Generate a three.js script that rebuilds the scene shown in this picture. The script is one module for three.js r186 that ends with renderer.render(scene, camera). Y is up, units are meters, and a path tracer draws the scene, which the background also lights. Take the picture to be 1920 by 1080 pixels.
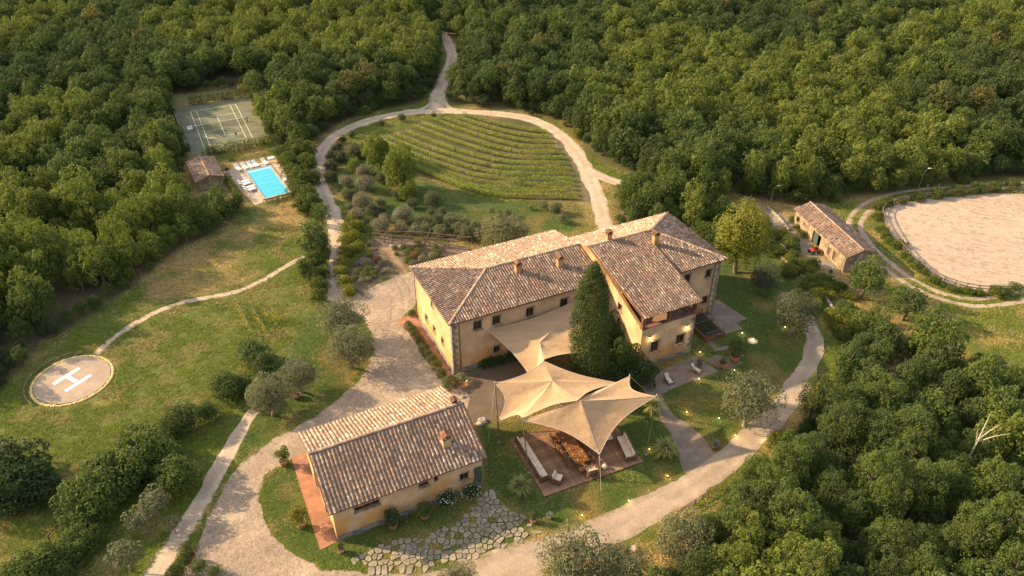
import * as THREE from 'three';
import { mergeGeometries } from 'three/addons/utils/BufferGeometryUtils.js';
import { RoundedBoxGeometry } from 'three/addons/geometries/RoundedBoxGeometry.js';

// ---------------------------------------------------------------- camera, sky, sun, exposure
const scene = new THREE.Scene();
const camera = new THREE.PerspectiveCamera(39.6, 16 / 9, 0.5, 3000);
camera.position.set(0, 56.48, 0);
camera.rotation.set(-0.6124, 0, 0);
const renderer = new THREE.WebGLRenderer({ antialias: true });
renderer.toneMapping = THREE.LinearToneMapping;
renderer.toneMappingExposure = 2.6;
renderer.shadowMap.enabled = true;

const SUN = new THREE.Vector3(-0.873, 0.445, -0.20).normalize();     // low evening sun
{
  const W = 512, H = 256, px = new Float32Array(W * H * 4), d = new THREE.Vector3();
  for (let j = 0; j < H; j++) for (let i = 0; i < W; i++) {
    const up = ((j + 0.5) / H - 0.5) * Math.PI, az = ((i + 0.5) / W - 0.5) * 2 * Math.PI;
    d.set(Math.cos(up) * Math.cos(az), Math.sin(up), Math.cos(up) * Math.sin(az));
    const y = Math.max(0, d.y), c = Math.max(0, d.dot(SUN)), hz = Math.pow(1 - y, 3);
    const glow = 0.9 * Math.pow(c, 5) + 0.35 * Math.pow(c, 1.5);
    const k = 0.56 * (d.y < 0 ? Math.max(0.35, 1 + 2 * d.y) : 1), o = (j * W + i) * 4;
    px[o] = k * (0.50 + 0.38 * hz + 1.15 * glow);
    px[o + 1] = k * (0.60 + 0.22 * hz + 0.80 * glow);
    px[o + 2] = k * (0.78 - 0.14 * hz + 0.38 * glow);
    px[o + 3] = 1;
  }
  const t = new THREE.DataTexture(px, W, H, THREE.RGBAFormat, THREE.FloatType);
  t.mapping = THREE.EquirectangularReflectionMapping; t.magFilter = THREE.LinearFilter; t.needsUpdate = true;
  scene.background = t; scene.environment = t;
}
const sun = new THREE.DirectionalLight(new THREE.Color().setRGB(1, 0.73, 0.42), 5);
sun.position.copy(SUN).multiplyScalar(300).add(new THREE.Vector3(0, 0, -110));
sun.target.position.set(0, 0, -110);
sun.castShadow = true; sun.shadow.radius = 2; sun.shadow.mapSize.set(4096, 4096);
Object.assign(sun.shadow.camera, { left: -200, right: 200, top: 200, bottom: -200, near: 1, far: 700 });
scene.add(sun, sun.target);

// ---------------------------------------------------------------- helpers
const V = (x, y, z) => new THREE.Vector3(x, y, z);
const R = (s) => { let a = (s * 2654435761) >>> 0; return () => { a = (a + 0x6D2B79F5) | 0; let t = Math.imul(a ^ (a >>> 15), 1 | a); t = (t + Math.imul(t ^ (t >>> 7), 61 | t)) ^ t; return ((t ^ (t >>> 14)) >>> 0) / 4294967296; }; };
const hash = (x, y) => { let h = Math.imul(x, 374761393) + Math.imul(y, 668265263) | 0; h = Math.imul(h ^ (h >>> 13), 1274126177); return ((h ^ (h >>> 16)) >>> 0) / 4294967296; };
const mod = (a, n) => ((a % n) + n) % n, mix = (a, b, t) => a + (b - a) * t, clamp = (x, a = 0, b = 1) => Math.min(b, Math.max(a, x));
const smooth = (x, a, b) => { const t = clamp((x - a) / (b - a)); return t * t * (3 - 2 * t); };
function noise(x, y, per = 0) {
  const i = Math.floor(x), j = Math.floor(y), u = x - i, v = y - j, a = u * u * (3 - 2 * u), b = v * v * (3 - 2 * v);
  const h = per ? (p, q) => hash(mod(p, per), mod(q, per)) : hash;
  return mix(mix(h(i, j), h(i + 1, j), a), mix(h(i, j + 1), h(i + 1, j + 1), a), b);
}
function fbm(x, y, o = 4, per = 0) { let s = 0, w = 0.5, n = 0; for (let k = 0; k < o; k++) { s += w * noise(x, y, per); n += w; w /= 2; x = x * 2 + (per ? 0 : 17.3); y = y * 2 + (per ? 0 : 9.1); per *= 2; } return s / n; }
const mix3 = (a, b, t) => [mix(a[0], b[0], t), mix(a[1], b[1], t), mix(a[2], b[2], t)];
const lin = (r, g, b) => new THREE.Color().setRGB(r, g, b);
function texture(n, tile, fn, srgb = true) {
  const px = new Uint8Array(n * n * 4);
  for (let j = 0; j < n; j++) for (let i = 0; i < n; i++) { const c = fn(i / n, j / n), o = (j * n + i) * 4; for (let k = 0; k < 3; k++) px[o + k] = 255 * clamp(c[k]); px[o + 3] = 255; }
  const t = new THREE.DataTexture(px, n, n); t.wrapS = t.wrapT = THREE.RepeatWrapping; t.magFilter = THREE.LinearFilter; t.minFilter = THREE.LinearMipmapLinearFilter; t.generateMipmaps = true;
  if (srgb) t.colorSpace = THREE.SRGBColorSpace;
  t.repeat.set(1 / tile, 1 / tile); t.needsUpdate = true; return t;
}
const mat = (r, g, b, rough = 0.9, o = {}) => new THREE.MeshStandardMaterial({ color: lin(r, g, b), roughness: rough, side: THREE.DoubleSide, ...o });
const leafMat = (r, g, b, tr = 0.45) => new THREE.MeshPhysicalMaterial({ color: lin(r, g, b), roughness: 0.9, specularIntensity: 0.35, vertexColors: true, transmission: tr, thickness: 0, side: THREE.DoubleSide });

const used = {};
const numbered = (n) => { const k = used[n] = (used[n] ?? -1) + 1; return k ? n + '_' + String(k).padStart(3, '0') : n; };
function shade(m) { m.castShadow = m.receiveShadow = true; return m; }
function tag(o, label, category, group) { o.name = numbered(o.name); o.userData.label = label; o.userData.category = category; if (group) o.userData.group = group; scene.add(o); return o; }
function thing(name, label, category, x = 0, z = 0, turn = 0, group, y = 0) { const o = new THREE.Group(); o.name = name; o.position.set(x, y, z); o.rotation.y = turn; return tag(o, label, category, group); }
function part(parent, name, geo, m) { const o = shade(new THREE.Mesh(Array.isArray(geo) ? join(geo) : geo, m)); o.name = name; parent.add(o); return o; }
function lone(name, geo, m, label, category, group, x = 0, y = 0, z = 0, turn = 0) { const o = shade(new THREE.Mesh(Array.isArray(geo) ? join(geo) : geo, m)); o.name = name; o.position.set(x, y, z); o.rotation.y = turn; return tag(o, label, category, group); }
function struct(name, geo, m) { const o = shade(new THREE.Mesh(geo, m)); o.name = numbered(name); o.userData.kind = 'structure'; scene.add(o); return o; }
const join = (list) => list.length === 1 ? list[0] : mergeGeometries(list.map((g) => { g = g.index ? g.toNonIndexed() : g; for (const k of Object.keys(g.attributes)) if (!['position', 'normal', 'uv'].includes(k)) g.deleteAttribute(k); return g; }));
const box = (w, h, d, x = 0, y = 0, z = 0, ry = 0, rx = 0, rz = 0) => { const g = new THREE.BoxGeometry(w, h, d); if (rx) g.rotateX(rx); if (rz) g.rotateZ(rz); if (ry) g.rotateY(ry); g.translate(x, y, z); return metric(g); };
const rbox = (w, h, d, r, x = 0, y = 0, z = 0, ry = 0, rx = 0, rz = 0) => { const g = new RoundedBoxGeometry(w, h, d, 2, r); if (rx) g.rotateX(rx); if (rz) g.rotateZ(rz); if (ry) g.rotateY(ry); g.translate(x, y, z); return metric(g); };
const cyl = (r0, r1, h, x = 0, y = 0, z = 0, seg = 12) => { const g = new THREE.CylinderGeometry(r1, r0, h, seg); g.translate(x, y + h / 2, z); return g; };
function metric(g) {                                                  // uv in metres, by the way a face points
  const p = g.attributes.position, n = g.attributes.normal, uv = new Float32Array(p.count * 2);
  for (let i = 0; i < p.count; i++) { const ax = Math.abs(n.getX(i)), ay = Math.abs(n.getY(i)), az = Math.abs(n.getZ(i)); const m = Math.max(ax, ay, az); uv[2 * i] = m === ax ? p.getZ(i) : p.getX(i); uv[2 * i + 1] = m === ay ? p.getZ(i) : p.getY(i); }
  g.setAttribute('uv', new THREE.BufferAttribute(uv, 2)); return g;
}
function bar(a, b, r, seg = 6, r1 = r) {                               // a round bar from a to b
  const d = b.clone().sub(a), g = new THREE.CylinderGeometry(r1, r, d.length(), seg);
  g.applyQuaternion(new THREE.Quaternion().setFromUnitVectors(V(0, 1, 0), d.normalize())); g.translate((a.x + b.x) / 2, (a.y + b.y) / 2, (a.z + b.z) / 2); return g;
}
function beam(a, b, w, h) {                                            // a squared bar from a to b
  const d = b.clone().sub(a), l = d.length(), g = new THREE.BoxGeometry(w, h, l), q = new THREE.Matrix4().lookAt(b, a, Math.abs(d.y) > 0.95 * l ? V(1, 0, 0) : V(0, 1, 0));
  g.applyMatrix4(q); g.translate((a.x + b.x) / 2, (a.y + b.y) / 2, (a.z + b.z) / 2); return metric(g);
}
const lathe = (pts, seg = 18) => new THREE.LatheGeometry(pts.map(([x, y]) => new THREE.Vector2(x, y)), seg);
const inside = (p, x, z) => { let c = false; for (let i = 0, j = p.length - 1; i < p.length; j = i++) if ((p[i][1] > z) !== (p[j][1] > z) && x < (p[j][0] - p[i][0]) * (z - p[i][1]) / (p[j][1] - p[i][1]) + p[i][0]) c = !c; return c; };
const curve = (pts, n, closed = false) => new THREE.CatmullRomCurve3(pts.map(([x, z]) => V(x, 0, z)), closed, 'centripetal').getSpacedPoints(n).map((p) => [p.x, p.z]);
const lineLength = (p) => p.slice(1).reduce((s, q, i) => s + Math.hypot(q[0] - p[i][0], q[1] - p[i][1]), 0);

// ---------------------------------------------------------------- textures of the ground
const speck = (u, v, n, per) => hash(Math.floor(u * n) % per, Math.floor(v * n) % per);
const grassMap = texture(1024, 7, (u, v) => {
  const a = fbm(u * 24, v * 24, 4, 24), b = noise(u * 210, v * 210, 210), c = noise(u * 90, v * 90, 90), k = 0.62 + 0.28 * a + 0.26 * (b - 0.5) + 0.1 * c;
  const dry = smooth(fbm(u * 9 + 3, v * 9 + 3, 3, 9), 0.5, 0.75);
  return [k * mix(0.97, 1.06, dry), k, k * mix(0.9, 1.0, dry)];
});
const gravelMap = texture(1024, 6, (u, v) => {
  const a = fbm(u * 8, v * 8, 5, 8), b = noise(u * 256, v * 256, 256), c = noise(u * 120, v * 120, 120), k = 0.70 + 0.16 * a + 0.20 * (b - 0.5) + 0.12 * (c - 0.5) - (b > 0.86 ? 0.12 : 0);
  return [k * 1.02, k, k * 0.97];
});
const yardMap = texture(1024, 34, (u, v) => {
  const a = fbm(u * 20, v * 20, 5, 20), b = noise(u * 512, v * 512, 512), c = fbm(u * 130, v * 130, 2, 130), d = Math.hypot(u - 0.22 + 0.02 * a, v - 0.80), e = Math.hypot(u - 0.75, v - 0.3 + 0.02 * a);
  const ruts = smooth(noise(d * 70, 3.5), 0.55, 0.9) * smooth(noise(u * 8, v * 8, 8), 0.3, 0.7) + smooth(noise(e * 60, 8.5), 0.6, 0.9) * smooth(noise(u * 6 + 3, v * 6 + 1, 0), 0.4, 0.8);
  const k = 0.72 + 0.22 * (a - 0.5) + 0.24 * (b - 0.5) + 0.14 * (c - 0.5) - 0.07 * ruts; return [k * 1.02, k, k * 0.96];
});
const gravelBump = texture(512, 3, (u, v) => { const k = 0.5 * noise(u * 128, v * 128, 128) + 0.5 * fbm(u * 16, v * 16, 3, 16); return [k, k, k]; }, false);
const sandMap = texture(1024, 26, (u, v) => {
  const wx = u + 0.02 * fbm(u * 6, v * 6, 3, 6), wy = v + 0.02 * fbm(u * 6 + 2, v * 6 + 5, 3, 6);
  const arc = Math.abs(Math.sin(60 * Math.hypot(wx - 0.42, wy - 0.55))), st = noise(wx * 20 + wy * 6, (wy - wx * 0.4) * 160, 0);
  const a = fbm(u * 60, v * 60, 3, 60), b = noise(u * 200, v * 200, 200);
  const marks = smooth(st, 0.62, 0.80) * 0.09 + (1 - smooth(arc, 0.0, 0.12)) * smooth(fbm(u * 5, v * 5, 2, 5), 0.52, 0.62) * 0.10 + smooth(a, 0.6, 0.75) * 0.08;
  const k = 0.83 + 0.10 * (b - 0.5) + 0.10 * (fbm(u * 4, v * 4, 3, 4) - 0.5) - marks; return [k, k * 0.985, k * 0.97];
});
const sandBump = texture(1024, 26, (u, v) => { const st = noise(u * 20 + v * 6, (v - u * 0.4) * 160, 0); const k = 0.5 * fbm(u * 90, v * 90, 3, 90) + 0.5 * (1 - smooth(st, 0.6, 0.9)); return [k, k, k]; }, false);
const pavingMap = texture(512, 3, (u, v) => { const k = 0.72 + 0.25 * (fbm(u * 6, v * 6, 4, 6) - 0.5) + 0.12 * (noise(u * 120, v * 120, 120) - 0.5); return [k, k * 0.99, k * 0.97]; });

// ---------------------------------------------------------------- where each kind of ground lies
const CLEAR = [[-76.71, -56.64], [-57.81, -60.29], [-53.45, -62.39], [-52.5, -65.26], [-52.64, -69.61], [-50.39, -72.03], [-49.13, -74.75], [-47.8, -77.62], [-46.73, -80.97], [-45.51, -85.39], [-44.13, -89.34], [-41.89, -92.02], [-39.14, -95.69], [-38.19, -98.95], [-39.37, -101.27], [-39.76, -99.41], [-42.4, -99.1], [-46.44, -101.27], [-50.72, -110.29], [-52, -116.58], [-63.17, -140.12], [-63.85, -143.77], [-50.22, -145.92], [-39.56, -122.18], [-33.93, -115.82], [-32.84, -118.74], [-32.2, -124.28], [-29.7, -130.45], [-24.9, -135.88], [-19.4, -138.1], [-16.06, -140.89], [-14.96, -148.13], [-14.37, -158.42], [-15.53, -168.18], [-15.84, -178.58], [-12.38, -178.58], [-10.4, -163.18], [-11.23, -150.96], [-11.61, -140.63], [-9.67, -137.6], [-2.89, -136.86], [4.74, -134.19], [9.67, -129.09], [12.55, -118.93], [14.7, -114.3], [19.27, -110.64], [19.53, -106.48], [15.66, -103.82], [14.47, -92.99], [25.33, -92.99], [30.46, -98.2], [30.28, -104.48], [33.35, -104.15], [37.15, -102.22], [40.57, -100.64], [48.21, -102.85], [57.87, -105.64], [64.15, -107.33], [78.35, -109.93], [110.94, -112.09], [73.19, -60.45], [53.36, -62.22], [48.01, -65.09], [45.25, -66.67], [43.3, -69.05], [42.14, -73.93], [40.02, -74.96], [37.37, -69.05], [34.41, -63.72], [30.76, -58.89], [25.09, -52.3], [20.18, -47.36], [16.08, -43.36], [12.6, -39.97], [9.6, -36.83], [-2.28, -30.09], [-55.56, -30.09]];
const lawns = [
  [[24.46, -90.27], [32.35, -95.11], [34.38, -88.95], [35.86, -79.83], [35.02, -73.93], [33.33, -69.05], [30.46, -63.72], [26.99, -59.27], [22.77, -55.19], [19.02, -52.1], [13.43, -48.27], [8.75, -44.75], [2.28, -43.91], [-2.81, -46.18], [-2.76, -52.43], [-3.71, -57.38], [2.12, -57.38], [12.51, -64.57], [20.17, -69.05], [22.93, -73.93]],
  [[-25.75, -51.11], [-26.35, -58.89], [-23.14, -78.16], [-20.57, -78.16], [-16.44, -71.93], [-15.71, -68.59], [-16.21, -64.57], [-18.73, -59.82], [-21.36, -57], [-24.14, -54.49]],
  [[-22.61, -49.82], [-20.67, -52.3], [-16.19, -43.91], [-15.09, -42.18], [-14.04, -40.72], [-16.97, -41.14], [-20, -43.64], [-21.93, -46.77]],
  [[-15.2, -42.29], [-2.17, -48.88], [1.87, -46.18], [1.35, -42.55], [-4.8, -40.32], [-11.36, -40.42], [-14.04, -40.72]],
];
lawns.push([[-28.47, -110.29], [-27.48, -117.75], [-22.38, -118.14], [-14.73, -110.29], [-4.67, -102.85], [10.1, -100.64], [11.18, -95.11], [2.88, -92.3], [-5.79, -92.99], [-19.12, -95.11], [-23.29, -98.05], [-26.46, -105.14]]);
const vineyard = [[-7.09, -133.71], [3.73, -131.37], [7.66, -125.56], [10.35, -115.82], [11.2, -101.9], [3.1, -102.22], [-6.31, -104.81], [-15.69, -111.72], [-21.78, -118.74], [-22.6, -122.8], [-15.86, -131.37]];
const X0 = -165, Z0 = -255, CELL = 0.25, MW = 1320, MH = 920, mask = new Uint8Array(MW * MH).fill(1);
const kindAt = (x, z) => { const i = Math.floor((x - X0) / CELL), j = Math.floor((z - Z0) / CELL); return i < 0 || j < 0 || i >= MW || j >= MH ? 1 : mask[j * MW + i]; };
function fill(poly, k, over) {
  const xs = poly.map((p) => p[0]), zs = poly.map((p) => p[1]), i0 = Math.max(0, Math.floor((Math.min(...xs) - X0) / CELL)), i1 = Math.min(MW - 1, Math.ceil((Math.max(...xs) - X0) / CELL)), j0 = Math.max(0, Math.floor((Math.min(...zs) - Z0) / CELL)), j1 = Math.min(MH - 1, Math.ceil((Math.max(...zs) - Z0) / CELL));
  for (let j = j0; j <= j1; j++) for (let i = i0; i <= i1; i++) { const o = j * MW + i; if ((over === undefined || mask[o] === over) && inside(poly, X0 + (i + 0.5) * CELL, Z0 + (j + 0.5) * CELL)) mask[o] = k; }
}
function fillLine(pts, w, k) { const n = Math.ceil(lineLength(pts) / 0.3), c = pts.length > 2 ? curve(pts, n) : [...Array(n + 1)].map((_, i) => [mix(pts[0][0], pts[1][0], i / n), mix(pts[0][1], pts[1][1], i / n)]); for (const [x, z] of c) { const r = Math.ceil(w / 2 / CELL), ci = Math.floor((x - X0) / CELL), cj = Math.floor((z - Z0) / CELL); for (let j = -r; j <= r; j++) for (let i = -r; i <= r; i++) if (Math.hypot(i, j) * CELL <= w / 2 && ci + i >= 0 && ci + i < MW && cj + j >= 0 && cj + j < MH) mask[(cj + j) * MW + ci + i] = k; } }
fill(CLEAR, 0); for (const l of lawns) fill(l, 2); fill(vineyard, 4, 0);
const reachAt = (z) => 0.8183 * -z + 32.5;                            // how far out the ground at z is along the line of sight
const hill = (x, z) => { const far = smooth(-z, 178, 330) * (16 + 7 * noise(x * 0.012 + 4, z * 0.01)), out = smooth(Math.hypot(x, z + 110), 260, 900) * 30 * (0.5 + noise(x * 0.004, z * 0.004)); return far + out; };

// ---------------------------------------------------------------- surfaces laid on the ground
const dust = (r, g, b, o = {}) => mat(r, g, b, 0.95, { map: gravelMap, bumpMap: gravelBump, bumpScale: 0.03, ...o });
const roadMat = dust(0.72, 0.585, 0.46, { vertexColors: true }), yardMat = dust(0.52, 0.42, 0.33, { map: yardMap }), earthMat = dust(0.185, 0.142, 0.102), pavingMat = mat(0.36, 0.28, 0.22, 0.85, { map: pavingMap }), terracottaMat = mat(0.60, 0.285, 0.165, 0.85, { map: pavingMap });
function ribbon(name, pts, width, y, o = {}) {
  const n = Math.ceil(lineLength(pts) / 0.5), c = curve(pts, n), M = 9, pos = [], uv = [], col = [], idx = []; let run = 0;
  for (let i = 0; i <= n; i++) {
    const a = c[Math.max(0, i - 1)], b = c[Math.min(n, i + 1)], L = Math.hypot(b[0] - a[0], b[1] - a[1]) || 1, nx = -(b[1] - a[1]) / L, nz = (b[0] - a[0]) / L;
    if (i) run += Math.hypot(c[i][0] - c[i - 1][0], c[i][1] - c[i - 1][1]);
    const w = Array.isArray(width) ? mix(width[0], width[1], i / n) : width;
    for (let k = 0; k < M; k++) {
      const f = k / (M - 1) * 2 - 1, e = Math.abs(f) === 1 ? (noise(run * 0.45, 7 + f * 5) - 0.5) * 0.5 + (noise(run * 1.6, 3 + f * 5) - 0.5) * 0.2 : 0, s = f * (w / 2 + e * Math.min(1, w / 2)), x = c[i][0] + nx * s, z = c[i][1] + nz * s;
      pos.push(x, hill(x, z) + y - (Math.abs(f) === 1 ? 0.012 : 0), z); uv.push(x, z);
      const track = Math.exp(-Math.pow((Math.abs(s) - 0.6) / 0.22, 2)), t = (o.tone ?? 1) * (0.86 + 0.14 * track + 0.16 * (noise(run * 0.35, f * 2 + 11) - 0.5)), g = (1 - track) * smooth(noise(run * 0.5, f * 3), 0.5, 0.9) * (o.weeds ?? 0.25);
      col.push(t * mix(1, 0.55, g), t * mix(1, 0.62, g), t * mix(1, 0.32, g));
      if (i && k) { const q = i * M + k; idx.push(q - M - 1, q - 1, q - M, q - M, q - 1, q); }
    }
  }
  const g = new THREE.BufferGeometry(); g.setAttribute('position', new THREE.Float32BufferAttribute(pos, 3)); g.setAttribute('uv', new THREE.Float32BufferAttribute(uv, 2)); g.setAttribute('color', new THREE.Float32BufferAttribute(col, 3)); g.setIndex(idx); g.computeVertexNormals();
  fillLine(pts, (Array.isArray(width) ? (width[0] + width[1]) / 2 : width) - 0.15, 3);
  return struct(name, g, o.m ?? roadMat);
}
function ragged(poly, amount, step = 0.4) {
  const out = []; for (let i = 0; i < poly.length; i++) { const a = poly[i], b = poly[(i + 1) % poly.length], L = Math.hypot(b[0] - a[0], b[1] - a[1]) || 1, n = Math.max(1, Math.round(L / step)); for (let k = 0; k < n; k++) { const x = mix(a[0], b[0], k / n), z = mix(a[1], b[1], k / n), e = amount * ((noise(x * 1.1, z * 1.1) - 0.5) * 1.4 + (noise(x * 3.7, z * 3.7) - 0.5) * 0.8); out.push([x + e * -(b[1] - a[1]) / L, z + e * (b[0] - a[0]) / L]); } } return out;
}
const soft = (poly) => curve(poly, Math.round(lineLength(poly) / 0.5), true).slice(0, -1);
function sheet(name, poly, y, m, rough = 0.3, k = 3) {
  const p = rough ? ragged(poly, rough) : poly, g = new THREE.ShapeGeometry(new THREE.Shape(p.map(([x, z]) => new THREE.Vector2(x, -z)))); g.rotateX(-Math.PI / 2); g.translate(0, y, 0);
  const q = g.attributes.position, uv = g.attributes.uv; for (let i = 0; i < q.count; i++) uv.setXY(i, q.getX(i), q.getZ(i));
  fill(p, k); return struct(name, g, m);
}
ribbon('dirt_road', [[-21.05, -77.95], [-22.06, -82.13], [-22.87, -88.95], [-24.39, -95.83], [-27.03, -102.69], [-29.52, -109.4], [-30.71, -115.82], [-30.46, -122.18], [-28.31, -127.75], [-24.33, -131.83], [-19.02, -134.67], [-13.39, -135.64], [-7.63, -135.15], [-1.9, -134.19], [3.74, -131.6], [7.7, -126.43], [10.37, -118.74], [11.69, -111.18], [12.32, -105.14], [12.69, -98.8], [12.74, -92.99], [12.5, -87.65]], 2.4, 0.02);
ribbon('dirt_road', [[-13.22, -135.88], [-14.03, -141.41], [-13.31, -150.96], [-12.57, -160.61], [-12.64, -167.16], [-13.95, -173.43], [-15.77, -179.33], [-19.59, -184.77]], [2.9, 2.0], 0.028);
ribbon('dirt_road', [[-17.64, -135.15], [-15.47, -137.6], [-14.27, -141.93], [-13.63, -146.74]], [0.7, 1.2], 0.024);
ribbon('dirt_road', [[-8.39, -135.15], [-10.98, -136.86], [-12.55, -140.12], [-13.23, -144.04]], [0.7, 1.2], 0.032);
ribbon('dirt_road', [[11.45, -112.45], [12.96, -110.64], [15.36, -108.53], [18.44, -107.33], [21.13, -106.48]], [2.4, 1.6], 0.028);
ribbon('gravel_road', [[-4.28, -38.73], [0, -40.98], [6.33, -43.25], [11.2, -45.89], [15.94, -48.88], [19.98, -51.9], [24.05, -55.76], [27.79, -59.82], [31.11, -64.4], [33.63, -69.05], [34.28, -72.72], [33.92, -75.48], [32.79, -78.16]], [3.6, 1.7], 0.036, { tone: 0.8 });
ribbon('footpath', [[-29.49, -37.77], [-28.98, -40.22], [-28.27, -43.91], [-27.54, -48.58], [-26.92, -53.45], [-26.42, -56.78], [-26.08, -58.89]], [2.2, 1.3], 0.02, { tone: 1.0, weeds: 0.1 });
ribbon('footpath', [[-45.71, -67.76], [-44.37, -71.73], [-42.05, -75.38], [-39.56, -77.29], [-36.13, -78.6], [-33.25, -79.83], [-30.69, -82.61], [-28.68, -85.51], [-27.06, -87.52]], 0.85, 0.02, { weeds: 0.35 });
const track = [[83.72, -106.48], [76.98, -107.33], [66.82, -106.14], [58.19, -104.48], [52.52, -101.9], [48.63, -97.9], [47.1, -94.4], [47.11, -90], [47.99, -85.63], [49.68, -81.44], [51.85, -78.83], [54.93, -77.4], [58.98, -77.84], [65.2, -79.83]];
const side = (pts, d) => pts.map((p, i) => { const a = pts[Math.max(0, i - 1)], b = pts[Math.min(pts.length - 1, i + 1)], L = Math.hypot(b[0] - a[0], b[1] - a[1]); return [p[0] - d * (b[1] - a[1]) / L, p[1] + d * (b[0] - a[0]) / L]; });
ribbon('wheel_track', side(track, 0.75), 0.75, 0.02, { tone: 0.85, weeds: 0.5 });
ribbon('wheel_track', side(track, -0.75), 0.75, 0.02, { tone: 0.85, weeds: 0.5 });
sheet('gravel_yard', soft([[-22.84, -78.6], [-19.68, -78.6], [-17.06, -80.63], [-12.95, -83.92], [-11.24, -81.55], [-11.86, -76.01], [-12.67, -74.14], [-9.45, -68.59], [-6.62, -63.22], [-4.4, -61.25], [-4.91, -58.13], [-5.06, -53.11], [-12.69, -49.82], [-16.98, -46.77], [-19.32, -52.3], [-20.77, -52.3], [-22.64, -50.14], [-22.49, -47.66], [-21.28, -44.75], [-18.78, -42.29], [-15.75, -40.52], [-10.42, -39.91], [-4.37, -40.42], [1.79, -42.29], [1.66, -36.37], [-26.97, -36.37], [-26.57, -41.76], [-26.46, -46.18], [-25.96, -50.46], [-24, -53.93], [-21.02, -56.64], [-18.42, -59.66], [-15.92, -64.57], [-15.53, -68.59], [-16.56, -72.72], [-19.56, -76.01]]), 0.014, yardMat, 0.3);
sheet('bare_earth', soft([[-6.06, -63.22], [-3.15, -65.44], [2.34, -67.39], [5.73, -65.44], [8.29, -61.65], [2.69, -58.89], [-1.33, -57.97], [-4.24, -57.38], [-5.01, -60.05]]), 0.009, earthMat, 0.6);
sheet('paved_path', soft([[13.8, -63.55], [14.86, -62.72], [15.5, -61.08], [16.11, -58.13], [17.65, -56.64], [19.14, -52.9], [16.15, -50.33], [15.7, -53.79], [15.18, -56.27], [14.41, -58.89], [13.71, -61.65]]), 0.012, pavingMat, 0.2);
sheet('patio', [[13.25, -63.22], [19.88, -67.49], [22.12, -64.83], [18.75, -63.22], [17.15, -62.39], [15.42, -61.25]], 0.02, pavingMat, 0.05);
sheet('patio', [[21.02, -66.76], [22.56, -67.76], [25.21, -66.32], [22.61, -65]], 0.02, pavingMat, 0.1);
sheet('patio', [[23.97, -77.51], [24.77, -77.95], [27.38, -74.14], [25.91, -73.42], [26.43, -72.22], [23.56, -71.05], [22.44, -73.93]], 0.02, pavingMat, 0.03);
ribbon('footpath', [[22.14, -69.99], [22.74, -68.59], [24.16, -68.86], [25.23, -67.39]], 0.7, 0.018, { m: pavingMat });
sheet('stable_yard', [[33.19, -103.5], [35.29, -101.9], [36.61, -99.56], [38.9, -97.45], [39.71, -95.11], [39.76, -89.34], [41.47, -84.53], [41.1, -83.44], [39.02, -85.14], [38.27, -87.65], [37.22, -92.02], [36.04, -95.98], [35.7, -100.18], [34.06, -102.22]], 0.02, dust(0.36, 0.31, 0.26), 0.15);
sheet('terracotta_terrace', [[-20.83, -52.56], [-19, -53.45], [-14.8, -43.04], [-16.08, -42.18]], 0.03, terracottaMat, 0.02);
sheet('brick_walk', [[-13.45, -73.93], [-11.53, -75.17], [-10.48, -73.32], [-5.57, -64.57], [-4.47, -62.72], [-5.43, -61.89], [-6.42, -62.72], [-9.74, -68.59]], 0.03, terracottaMat, 0.03);
const arena = curve([[52.58, -98.8], [54.62, -100.95], [58.96, -102.53], [64.9, -103.66], [71.64, -104.64], [77.68, -104.15], [82.95, -101.11], [80.33, -92.99], [70.8, -83.92], [63.48, -80.29], [58.57, -79.61], [55.08, -80.51], [52.62, -83.2], [51.57, -87.4], [51.55, -93.41]], 160, true).slice(0, -1);
sheet('riding_arena_sand', arena, 0.03, mat(0.53, 0.42, 0.32, 0.95, { map: sandMap, bumpMap: sandBump, bumpScale: 0.05 }), 0.05);
const bedPolys = [
  curve([[-19.43, -79.83], [-20.57, -82.72], [-20.39, -85.76], [-18.87, -88.42], [-17.47, -89.47], [-15.99, -86.63], [-14.13, -83.68], [-15.96, -82.25], [-17.6, -79.83], [-18.39, -78.6]], 80, true).slice(0, -1),
  [[-15.99, -89.47], [-14.21, -90.53], [-9.12, -88.95], [-5.92, -87.91], [-7.49, -85.14], [-10.89, -85.14], [-12.95, -83.92], [-13.82, -85.14]],
  [[-19.34, -91.61], [-17.33, -92.71], [-6.37, -90], [-3.84, -88.29], [-5.55, -87.4], [-15.5, -89.47], [-18.24, -88.95]],
];
bedPolys.forEach((p) => sheet('planting_bed', p, 0.012, earthMat, 0.1, 5));
sheet('brick_walk', [[-17.68, -89.47], [-16.04, -89.87], [-13.82, -85.14], [-13.05, -83.68], [-13.88, -83.2], [-14.59, -84.16]], 0.026, mat(0.42, 0.27, 0.17, 0.9, { map: pavingMap }), 0.03);
sheet('dirt_strip', side([[6.33, -126], [8.76, -117.75], [10.31, -110.29], [10.81, -101.9]], 0).concat([[11.74, -101.9], [11.29, -110.29], [9.81, -118.14], [7.63, -124.92]]), 0.006, earthMat, 0.5, 5);

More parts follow.
